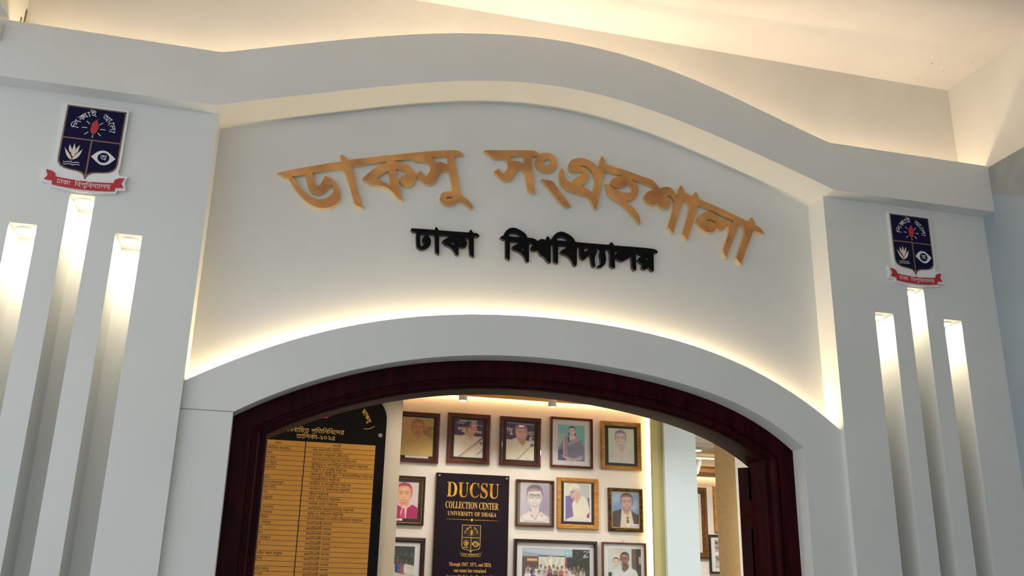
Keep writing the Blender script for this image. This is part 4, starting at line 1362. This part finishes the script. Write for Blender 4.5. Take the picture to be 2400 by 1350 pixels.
c.rect(.12, 1.215, .84, 1.245, (216, 222, 226)).line([(.15, 1.23), (.8, 1.23)], .012, (140, 140, 150), .006, .7)
c.grain(.015)
picture('golden oak frame with faded photo of a smiling person, rightmost of the top row', 'framed photo', 1.441, 2.405, .296, .334, .029, .026, M['f_oak'], M['mat_black'], c, px=.003, pz=.048)

# middle row
c = Canvas(.178, .229, (214, 196, 200))
bust(c, .5, .46, .27, (176, 38, 92), (130, 20, 66), 2.3, (226, 206, 204), (226, 170, 130), (226, 170, 130), 1.3)
c.poly([(.36, .92), (.5, .84), (.64, .92), (.60, 1.3), (.40, 1.3)], (226, 208, 208), .015)
c.poly([(.2, .78), (.42, .9), (.34, 1.3), (0, 1.3), (0, .9)], (172, 36, 90), .015).poly([(.8, .78), (.6, .94), (.58, 1.3), (1, 1.3), (1, .9)], (172, 36, 90), .015)
c.poly([(.42, .92), (.54, .93), (.53, .99), (.56, 1.3), (.36, 1.3), (.44, .99)], (206, 62, 112), .012)
face(c, .48, .42, .265, (228, 172, 124), (206, 106, 104), (236, 190, 146), (172, 40, 84), False, 0, -.1, .05, (196, 76, 90), (150, 40, 70))
c.grain(.02)
picture('thin dark frame with magenta-tinted photo of a person in suit and tie', 'framed photo', -.05, 1.981, .260, .310, .013, .022, M['f_dark'], M['mat_brown'], c, pz=.042, style=1, slip=M['gilt'],
        extra=lambda t: caption_card(t, -.045, .027, .075, .013))

c = Canvas(.203, .262, (176, 168, 188))
c.ell(.8, .7, .4, .6, (140, 128, 160), .3, .8).ell(.1, .4, .3, .5, (192, 186, 200), .3, .8).rect(0, 0, 1, .06, (214, 204, 192), .02)
bust(c, .5, .52, .26, (222, 214, 210), (176, 164, 170), 2.15, None, (214, 200, 206), (214, 200, 206), .9)
c.poly([(.33, .86), (.38, .84), (.5, 1.14), (.46, 1.2), (.36, 1.06)], (218, 208, 206), .01).poly([(.36, 1.02), (.41, 1.06), (.44, 1.12), (.38, 1.08)], (86, 66, 72), .012).poly([(.69, 1.02), (.75, 1.05), (.8, 1.1), (.72, 1.07)], (86, 66, 72), .012)
c.line([(.34, .86), (.38, .94)], .03, (110, 90, 100), .012).line([(.67, .86), (.66, .98)], .02, (110, 90, 100), .012).line([(.4, 1.06), (.53, 1.2), (.62, 1.0)], .014, (130, 112, 122), .01)
face(c, .49, .46, .25, (220, 210, 208), (168, 154, 166), (232, 224, 220), (104, 86, 98), True, 0, .02, .42, (150, 130, 140), (62, 48, 58))
c.rect(0, 1.225, 1, 1.3, (224, 218, 216)).line([(.14, 1.245), (.9, 1.26)], .02, (110, 104, 110), .006, .8)
c.grain(.025)
picture('thin maroon frame with black-and-white photo of a person in square glasses', 'framed photo', .822, 2.002, .264, .304, .012, .024, M['f_maroon'], M['mat_green'], c, px=.002, pz=.028, style=1)

c = Canvas(.195, .254, (186, 188, 190))
c.rect(0, 0, .055, 1.31, (222, 220, 218)).rect(.93, 0, 1, 1.31, (216, 216, 214)).rect(.055, 0, .2, .46, (216, 208, 192)).rect(.2, 0, .58, .5, (186, 186, 190), .02)
c.poly([(.06, .46), (.36, .42), (.4, 1.2), (.06, 1.28)], (112, 96, 158), .01).poly([(.86, .48), (.93, .5), (.93, 1.0)], (78, 68, 110), .02).poly([(.8, 1.1), (.93, .98), (.93, 1.24), (.84, 1.22)], (150, 50, 110), .015)
c.poly([(.3, .72), (.36, .6), (.6, .42), (.78, .48), (.88, .66), (.93, .96), (.82, 1.08), (.84, 1.22), (.36, 1.24)], (224, 220, 200), .015)
c.poly([(.36, .5), (.6, .36), (.62, .46), (.48, .72), (.42, .62)], (206, 166, 164), .015)
c.ell(.37, .2, .2, .18, (226, 220, 204), .02).ell(.4, .34, .15, .22, (204, 160, 158), .02, 1, 18).ell(.4, .16, .18, .12, (228, 222, 206), .03).ell(.36, .3, .1, .12, (216, 180, 172), .05, .8)
c.line([(.24, .3), (.34, .27), (.36, .34), (.26, .37), (.24, .3)], .014, (100, 80, 96)).line([(.36, .28), (.52, .2)], .016, (90, 72, 90)).ell(.3, .32, .03, .02, (120, 90, 100), .01).line([(.3, .52), (.38, .51)], .016, (160, 110, 120), .01).poly([(.3, .36), (.25, .44), (.32, .45)], (200, 150, 148), .015)
c.poly([(.06, 1.3), (.12, 1.22), (.4, 1.12), (.86, 1.18), (.86, 1.3)], (222, 214, 208), .02)
caption(c, .44, 1.17, .93, 1.29)
c.grain(.02)
picture('honey pine frame with photo of a white-haired person in glasses bending forward', 'framed photo', 1.1235, 1.998, .293, .336, .030, .028, M['f_oak2'], M['mat_black'], c, pz=.049)

c = Canvas(.197, .250, (110, 150, 200))
c.ell(.2, .2, .5, .16, (150, 180, 216), .12, .7, -24).ell(.85, .5, .4, .1, (158, 186, 220), .1, .7, -28).ell(.15, .6, .4, .12, (84, 126, 190), .12, .7, -20).ell(.8, .2, .3, .1, (92, 134, 196), .1, .7, -24)
c.poly([(0, 1.3), (0, .72), (.3, .62), (.4, .58), (.68, .58), (.8, .7), (1, .8), (1, 1.3)], (54, 42, 42), .012)
c.poly([(.37, .58), (.7, .6), (.84, 1.3), (.3, 1.3)], (214, 200, 180), .012)
c.poly([(.37, .56), (.7, .58), (.6, .82), (.44, .74)], (176, 130, 126), .015).poly([(.53, .86), (.63, .86), (.6, .95), (.64, 1.02), (.58, 1.1), (.53, 1.02), (.56, .95)], (92, 66, 62), .01)
face(c, .55, .37, .21, (188, 142, 140), (136, 92, 98), (206, 168, 166), (52, 44, 52), False, 0, .12, .22, (140, 84, 90), (56, 40, 46))
c.rect(.55, 1.1, 1.0, 1.26, (224, 224, 228)).line([(.62, 1.16), (.94, 1.165)], .022, (130, 130, 140), .008, .8).line([(.62, 1.21), (.86, 1.21)], .014, (150, 150, 160), .008, .8)
c.grain(.02)
picture('small gilt and black frame with photo of a person in dark suit on sky blue', 'framed photo', 1.4655, 1.992, .250, .290, .0245, .03, M['f_fancy'], M['mat_white'], c, style=2, slip=M['gilt'])


# bottom row: group photographs
def person(c, x, y, h, skin, cloth, hair, scarf=None):
    """a standing figure in a group photograph, top of the head at y, head height h"""
    c.poly([(x - h * .55, y + h * 1.25), (x - h * .9, y + h * 1.5), (x - h * 1.05, y + h * 2.6), (x - h * .9, y + h * 5), (x + h * .9, y + h * 5), (x + h * 1.05, y + h * 2.6), (x + h * .9, y + h * 1.5), (x + h * .55, y + h * 1.25)], cloth, h * .12)
    c.line([(x - h * .8, y + h * 2.4), (x, y + h * 2.2), (x + h * .8, y + h * 2.45)], h * .3, tuple(int(v * .82) for v in cloth), h * .15, .8)
    if scarf:
        c.ell(x, y + h * .7, h * .62, h * .8, scarf, h * .1)
        c.poly([(x - h * .5, y + h * .9), (x + h * .5, y + h * .9), (x + h * .8, y + h * 2.4), (x - h * .7, y + h * 2.3)], scarf, h * .1)
    else:
        c.ell(x, y + h * .42, h * .44, h * .46, hair, h * .1)
        c.rect(x - h * .18, y + h * .9, x + h * .18, y + h * 1.3, skin, h * .08)
    c.ell(x, y + h * .64, h * .36, h * .46, skin, h * .1)
    c.ell(x, y + h * .54, h * .28, h * .07, tuple(int(v * .55) for v in skin), h * .08, .7)
    c.line([(x - h * .14, y + h * .9), (x + h * .14, y + h * .9)], h * .08, tuple(int(v * .6) for v in skin), h * .06, .7)


c = Canvas(.29, .23, (60, 66, 62))
c.rs = np.random.RandomState(4)
for k in range(160):
    c.ell(c.rs.rand(), c.rs.rand() * .36, c.rs.uniform(.01, .035), c.rs.uniform(.008, .02), [(40, 46, 44), (72, 80, 74), (96, 104, 96), (30, 36, 36)][k % 4], .008, .7)
c.poly([(0, .52), (1, .56), (1, .8), (0, .8)], (206, 194, 170), .02)
cols = [(214, 214, 214), (60, 70, 90), (64, 90, 170), (170, 80, 66), (222, 216, 212), (218, 214, 210), (206, 216, 200), (120, 84, 70)]
for k in range(15):
    person(c, .03 + k * .0665, .285 + .012 * (k % 3) + .0022 * k, .05, (126, 92, 76), cols[k % 8], (36, 30, 30))
c.poly([(0, .585), (.6, .585), (1, .64), (1, .8), (0, .8)], (210, 198, 172), .015)
picture('dark brown frame with outdoor photo of a line of people, bottom row left', 'framed photo', -.111, 1.566, .42, .340, .030, .03, M['f_dark'], M['mat_white'], c, pz=.055)

c = Canvas(.464, .310, (58, 60, 60))
c.rs = np.random.RandomState(9)
c.rect(0, 0, .74, .1, (176, 196, 212), .004).poly([(0, .04), (.3, .08), (.74, .1), (.74, .13), (0, .12)], (150, 166, 184), .006).rect(.62, .02, .72, .09, (120, 190, 212)).line([(.62, .055), (.72, .055)], .006, (220, 232, 236)).line([(.67, .02), (.67, .09)], .006, (220, 232, 236))
c.rect(0, .11, .24, .7, (86, 76, 74), .01).rect(.07, .14, .22, .175, (222, 150, 84), .01).line([(.08, .157), (.21, .155)], .008, (246, 206, 140), .004)
c.rect(.24, .1, .63, .56, (206, 214, 206)).rect(.235, .095, .635, .11, (50, 40, 40))
for k in range(22):
    a = math.radians(8 + k * 7.6)
    col = [(232, 214, 170), (150, 190, 196), (226, 166, 120), (228, 226, 214)][k % 4]
    c.line([(.44 + .05 * math.cos(a), .34 - .05 * math.sin(a)), (.44 + .17 * math.cos(a), .30 - .16 * math.sin(a)), (.44 + .19 * math.cos(a + .06), .27 - .17 * math.sin(a + .06))], .010, col, .004)
c.rect(.39, .14, .44, .27, (232, 230, 222)).rect(.24, .3, .63, .56, (150, 186, 194), .02, .6).ell(.46, .27, .04, .02, (70, 160, 170), .01)
c.rect(.635, .11, .66, .5, (150, 60, 56), .004).rect(.66, .11, .74, .6, (46, 48, 70), .006).rect(.74, 0, 1, .7, (38, 44, 42), .01)
for k in range(120):
    c.ell(.76 + .24 * c.rs.rand(), c.rs.rand() * .4, c.rs.uniform(.006, .018), c.rs.uniform(.005, .012), [(28, 34, 32), (54, 62, 56), (70, 78, 70), (24, 28, 28)][k % 4], .005, .8)
for k in range(16):
    c.ell(.9 + .1 * c.rs.rand(), .02 + c.rs.rand() * .09, .009, .006, (206, 214, 220), .004, .8)
bk = [(200, 200, 204), (50, 58, 130), (216, 214, 212), (176, 206, 212), (44, 60, 150), (170, 176, 186), (214, 212, 212), (206, 180, 176), (222, 212, 206), (216, 190, 172), (214, 210, 214), (120, 112, 112), (84, 74, 70), (206, 206, 212)]
for k in range(14):
    person(c, .09 + k * .0615, .215 + .014 * ((k * 5) % 3), .04, (150, 108, 92), bk[k], (34, 28, 30))
fr = [((222, 222, 216), None), ((50, 74, 170), None), ((206, 212, 222), None), ((214, 176, 190), (206, 164, 180)), ((56, 70, 160), (110, 60, 66)), ((34, 34, 42), (28, 28, 36)), ((170, 60, 60), (150, 44, 60)), ((216, 172, 186), (214, 170, 186)), ((214, 206, 206), None), ((212, 220, 230), None), ((30, 84, 112), None)]
for k, (cl_, sc) in enumerate(fr):
    person(c, .085 + k * .081, .275 + .016 * ((k * 3) % 4) / 2, .052, (176, 128, 110), cl_, (30, 26, 28), sc)
c.grain(.02, 1)
picture('large black frame with colour group photo before a mural, bottom row centre', 'framed photo', .969, 1.501, .572, .42, .020, .032, M['f_black'], M['mat_white'], c, px=.006, pz=.055, style=1)

c = Canvas(.235, .300, (196, 204, 206))
c.rs = np.random.RandomState(2)
for k in range(26):
    c.ell(c.rs.rand() * .7, c.rs.rand() * .6, c.rs.uniform(.04, .12), c.rs.uniform(.01, .03), [(150, 190, 200), (226, 206, 190), (206, 160, 140), (214, 222, 226)][k % 4], .015, .7, c.rs.uniform(-40, 40))
c.rect(.71, 0, .82, 1.28, (86, 62, 56), .01).rect(.82, 0, 1, 1.28, (44, 40, 44), .01).rect(.93, .22, 1, .42, (176, 176, 184), .005).rect(0, .66, .2, 1.28, (44, 44, 52), .01)
face(c, .235, .38, .085, (222, 190, 180), (186, 140, 132), (234, 210, 200), (44, 40, 44))
c.poly([(.14, .56), (.34, .56), (.36, .8), (.1, .8)], (200, 216, 222), .02)
c.poly([(.12, 1.3), (.16, .84), (.22, .7), (.42, .56), (.66, .52), (.84, .6), (.92, .78), (.96, 1.3)], (212, 216, 228), .012)
c.poly([(.42, .46), (.62, .44), (.62, .56), (.46, .66), (.41, .58)], (104, 70, 60), .012)
face(c, .5, .29, .125, (146, 102, 88), (98, 64, 56), (172, 130, 114), (26, 22, 26), True, .5, -.35, .02, (96, 56, 52), (22, 18, 20))
c.ell(.5, .44, .1, .035, (40, 28, 28), .03, .8)
c.line([(.41, .6), (.5, .66), (.62, .54)], .016, (176, 182, 200), .01).line([(.36, .74), (.32, 1.2)], .02, (170, 178, 200), .03, .7).line([(.76, .7), (.8, 1.2)], .02, (170, 178, 200), .03, .7)
c.grain(.015)
picture('thin reddish frame with photo of a bearded person in white shirt, bottom row right', 'framed photo', 1.45, 1.541, .3145, .38, .012, .022, M['f_red'], M['mat_white'], c, px=.006, pz=.042, style=1)
t = thing('wall_nail', 'small nail head in the wall just above the bottom right picture', 'nail', (1.4475, 3.0, 1.931))
MB().cyl((0, -.008, 0), (0, 0.004, 0), .0025, n=10).cyl((0, -.010, 0), (0, -.008, 0), .005, n=12).build('nail', M['steel'], t, 40)

# far room pictures
c = Canvas(.36, .56, (214, 206, 190), 120)
c.ell(.5, .4, .2, .27, (170, 150, 130), .06).poly([(.2, 1.6), (.3, .8), (.7, .8), (.8, 1.6)], (206, 196, 180), .05)
picture('ornate carved brown frame in the far room, partly behind the pale blue pillar', 'framed photo', 3.285, 1.95, .49, .72, .065, .05, M['f_orn'], M['mat_white'], c, group='far room pictures', style=2, wally=6.0)
c = Canvas(.25, .36, (206, 190, 150), 120)
c.ell(.5, .5, .2, .27, (150, 120, 90), .06).poly([(.1, 1.5), (.3, .9), (.7, .9), (.9, 1.5)], (120, 100, 80), .05)
picture('narrow gold frame in the far room, cut off by the tan-lit wall', 'framed photo', 3.785, 2.22, .35, .47, .045, .035, M['f_oak2'], M['mat_black'], c, group='far room pictures', wally=6.0)
c = Canvas(.30, .325, (232, 230, 228), 200)
for z0 in (.05, .58):
    c.rect(.06, z0, .94, z0 + .42, (170, 168, 166))
    c.rs = np.random.RandomState(int(z0 * 100))
    for k in range(40):
        c.ell(.1 + .8 * c.rs.rand(), z0 + .06 + .32 * c.rs.rand(), .05, .04, [(90, 88, 88), (206, 204, 202), (60, 58, 58)][k % 3], .02, .7)
    c.poly([(.4, z0 + .1), (.6, z0 + .1), (.65, z0 + .42), (.35, z0 + .42)], (222, 220, 218), .02)
picture('black frame in the far room with two black-and-white photos, one above the other', 'framed photo', 3.735, 1.81, .395, .385, .020, .03, M['f_black'], M['mat_white'], c, group='far room pictures', style=1, wally=6.0)

# ------------------------------------------------------------------ dark sign board between the portraits
t = thing('sign_board', 'dark upright sign board with gold English lettering and a small gold crest', 'sign board', (.394, 3.0, 1.30))
SY = -.030
slab('panel', [[(-.2455, 0), (.2455, 0), (.2455, 1.022), (-.2455, 1.022)]], SY, SY + .003, M['signface'], t)
MB().box(-.2455, .2455, SY + .003, -.006, 0, 1.022).build('panel_edge', M['signedge'], t)
for x_, z_ in ((-.226, 1.004), (.227, 1.004)):
    MB().cyl((x_, SY - .006, z_), (x_, -.002, z_), .0085, n=24).cyl((x_, SY - .0085, z_), (x_, SY - .006, z_), .0065, .0085, n=24).build('bolt', M['steel'], t, 40)
yl = SY - .0006
put_text(MB(), serif('DUCSU'), .002, .872, yl, width=.350, height=.0985).build('title_lettering', M['goldbright'], t)
mb = MB()
put_text(mb, serif('COLLECTION CENTER'), -.001, .799, yl, width=.353, height=.044)
mb.build('subtitle_lettering', M['goldink'], t)
put_text(MB(), serif('UNIVERSITY OF DHAKA'), .0005, .7535, yl, width=.325, height=.0265).build('university_lettering', M['goldink'], t)
rl = MB()
for s in (-1, 1):
    rl.add([(s * .171 + .0005, yl, .7285), (s * .016 + .0005, yl, .7272), (s * .016 + .0005, yl, .7298), (s * .171 + .0005, yl, .7295)], [(0, 1, 2, 3) if s < 0 else (3, 2, 1, 0)])
rl.add([(-.0105, yl, .7285), (0, yl, .718), (.0105, yl, .7285), (0, yl, .739)], [(0, 1, 2, 3)])
rl.build('divider_rule', M['goldink'], t)
for k, (s, wd) in enumerate((('Through 1947, 1971, and 2024,', .278), ('one name has remained', .210), ("inseparably linked to Bangladesh's", .305), ('journey of democracy', .19))):
    if k < 3:
        put_text(MB(), serif(s), -.001, .440 - .0375 * k, yl, width=wd, height=.0235).build('body_lettering', M['goldink'], t)
e = bpy.data.objects.new('emblem', None)
scene.collection.objects.link(e)
e.parent = t
e.location = (-.001, SY, .697)
GP = dict(border=M['goldink'], field=M['ink'], flame=M['goldbright'], white=M['goldink'], petal=M['goldbright'], tail=M['ink'], rtext=M['goldink'], edge=M['goldink'])
crest(e, .66, GP, -.0004, False)

# ------------------------------------------------------------------ black list board on the left
BX = -.66
t = thing('list_board', 'tall black acrylic board with a gold table of Bengali names, left inside the doorway', 'list board', (BX, 2.599, 1.35))
hw, top, rad = .4155, 1.372, .15
out = [(-hw, 0), (hw, 0)]
for i in range(13):
    a = PI / 2 * i / 12
    out.append((hw - rad + rad * math.cos(a), top - rad + rad * math.sin(a)))
for i in range(13):
    a = PI / 2 + PI / 2 * i / 12
    out.append((-hw + rad + rad * math.cos(a), top - rad + rad * math.sin(a)))
BY = -.035
slab('panel', [out], BY, BY + .008, M['acrylic'], t)
for sx in (-1, 1):
    for z_ in (1.126, .12):
        MB().cyl((sx * .381, BY - .008, z_), (sx * .381, -.001, z_), .0125, n=24).build('standoff', M['steel'], t, 40)
P, Z0 = .0284, 1.064
tx0, tx1, dv = -.36, .357, -.0565
NR = 29
slab('table_sheet', [[(tx0, Z0 - .032 - P * NR), (tx1, Z0 - .032 - P * NR), (tx1, Z0), (tx0, Z0)]], BY - .0012, BY, M['goldsheet'], t)
rl = MB()
yr = BY - .0017
for k in range(NR + 1):
    z_ = Z0 - .032 - P * k
    rl.add([(tx0, yr, z_ - .0010), (tx1, yr, z_ - .0010), (tx1, yr, z_ + .0010), (tx0, yr, z_ + .0010)], [(0, 1, 2, 3)])
rl.add([(dv - .0028, yr, Z0 - .032 - P * NR), (dv + .0028, yr, Z0 - .032 - P * NR), (dv + .0028, yr, Z0), (dv - .0028, yr, Z0)], [(0, 1, 2, 3)])
rl.build('table_rules', M['ink'], t)
put_text(MB(), vis('নিব^াচিত প_তিনিধিদের'), -.004, 1.117, BY - .0006, width=.336).build('heading_lettering', M['goldink'], t)
put_text(MB(), vis('তালিকা-২০২৫'), -.001, 1.081, BY - .0006, width=.228).build('heading_lettering', M['goldink'], t)
S = .0215
roles = ['সহ-সভাপতি (ভিপি)', 'সাধারণ স{মপ}াদক (জিএস)', 'সহ-সাধারণ স{মপ}াদক (এজিএস)', 'মু{কত}িযু{দধ} ও গণতা{নত}_িক আ{নদ}োলন স{মপ}াদক', 'বি{জঞ}ান ও প_যু{কত}ি স{মপ}াদক', 'কমনরুম, রিডিংরুম ও ক~াফেটেরিয়া স{মপ}াদক', 'আ{নত}জ^াতিক স{মপ}াদক', 'সাহিত~ ও সাং{সক}ৃতিক স{মপ}াদক', 'গবেষণা ও প_কাশনা স{মপ}াদক', 'ক_ীড়া স{মপ}াদক', 'ছাত_ পরিবহন স{মপ}াদক', 'সমাজ সেবা স{মপ}াদক', 'ক~ারিয়ার ডেভেলপমে{নট} স{মপ}াদক', '{সব}া{সথ}~ ও পরিবেশ স{মপ}াদক', 'মানবাধিকার ও আইন বিষয়ক স{মপ}াদক'] + ['কায^নিব^াহী সদস~'] * 14
put_text(MB(), vis('পদবী'), .128, Z0 - .024, yr, size=S).build('column_heading', M['ink'], t)
for k, s in enumerate(roles):
    put_text(MB(), vis(s), -.012, Z0 - .032 - P * k - .0215, yr, size=S, align='l').build('post_lettering', M['ink'], t)
nm = [('দিক (সাদিক কায়েম)', 357), ('হাদ', 228), ('দীন খান', 250), ('নিম জুমা', 257), ('হায়দার', 250), None, ('খান', 210), ('বী ইবনে মোহা{মম}দ', 308), ('হমেদ ত{নব}ি', 250), ('সেন', 195), ('আ{বদ}ু{লল}াহ', 230), ('া', 162), ('{লল} ইসলাম', 235), ('মিনহাজ', 225), ('কারিয়া', 197), ('র তামা{নন}া', 215), ('মা', 155), ('ইন', 160), ('না আ{কত}ার', 213), ('ান', 147), ('র', 128), ('ল হোসাইন আল মারুফ', 295), ('মুনির', 157), None, ('হোসাইন অপু', 200), ('ইসলাম', 155)]
put_text(MB(), vis('নাম'), -.215, Z0 - .024, yr, size=S).build('column_heading', M['ink'], t)
for k, it in enumerate(nm):
    if it:
        px_ = 560 + it[1] / 3
        py_ = 1054 + 11.7 * k
        xr = -.714 + (px_ - (718 - (py_ - 1036) * .1019)) * .00240 - BX
        put_text(MB(), vis(it[0]), xr, Z0 - .032 - P * k - .0215, yr, size=S, align='r').build('name_lettering', M['ink'], t)
cg = MB()
ca, sa = math.cos(math.radians(-74)), math.sin(math.radians(-74))
kk = .135


def rotp(x, z):
    return (.291 + (ca * x - sa * z) * kk, 1.240 + (sa * x + ca * z) * kk)


R = [[rotp(x + .618, z - 3.05) for x, z in r] for r in rings_of('gold1')]
v, tr_ = fill(R)
cg.add([(p[0], BY - .0006, p[1]) for p in v], tr_)
for s in (-1, 1):
    arc_o = [rotp(s * (.50 + .10 * math.cos(a)), .26 * math.sin(a)) for a in lin(-1.3, 1.3, 15)]
    arc_i = [rotp(s * (.47 + .10 * math.cos(a)), .26 * math.sin(a)) for a in lin(-1.3, 1.3, 15)]
    cg.add([(p[0], BY - .0006, p[1]) for p in arc_o + arc_i], [(i, i + 1, 16 + i, 15 + i) for i in range(14)])
cg.build('side_lettering', M['goldbright'], t)
e = bpy.data.objects.new('emblem', None)
scene.collection.objects.link(e)
e.parent = t
e.location = (.0, BY, 1.208 + .303 * .62)
crest(e, .62, PAL, -.0004, False)
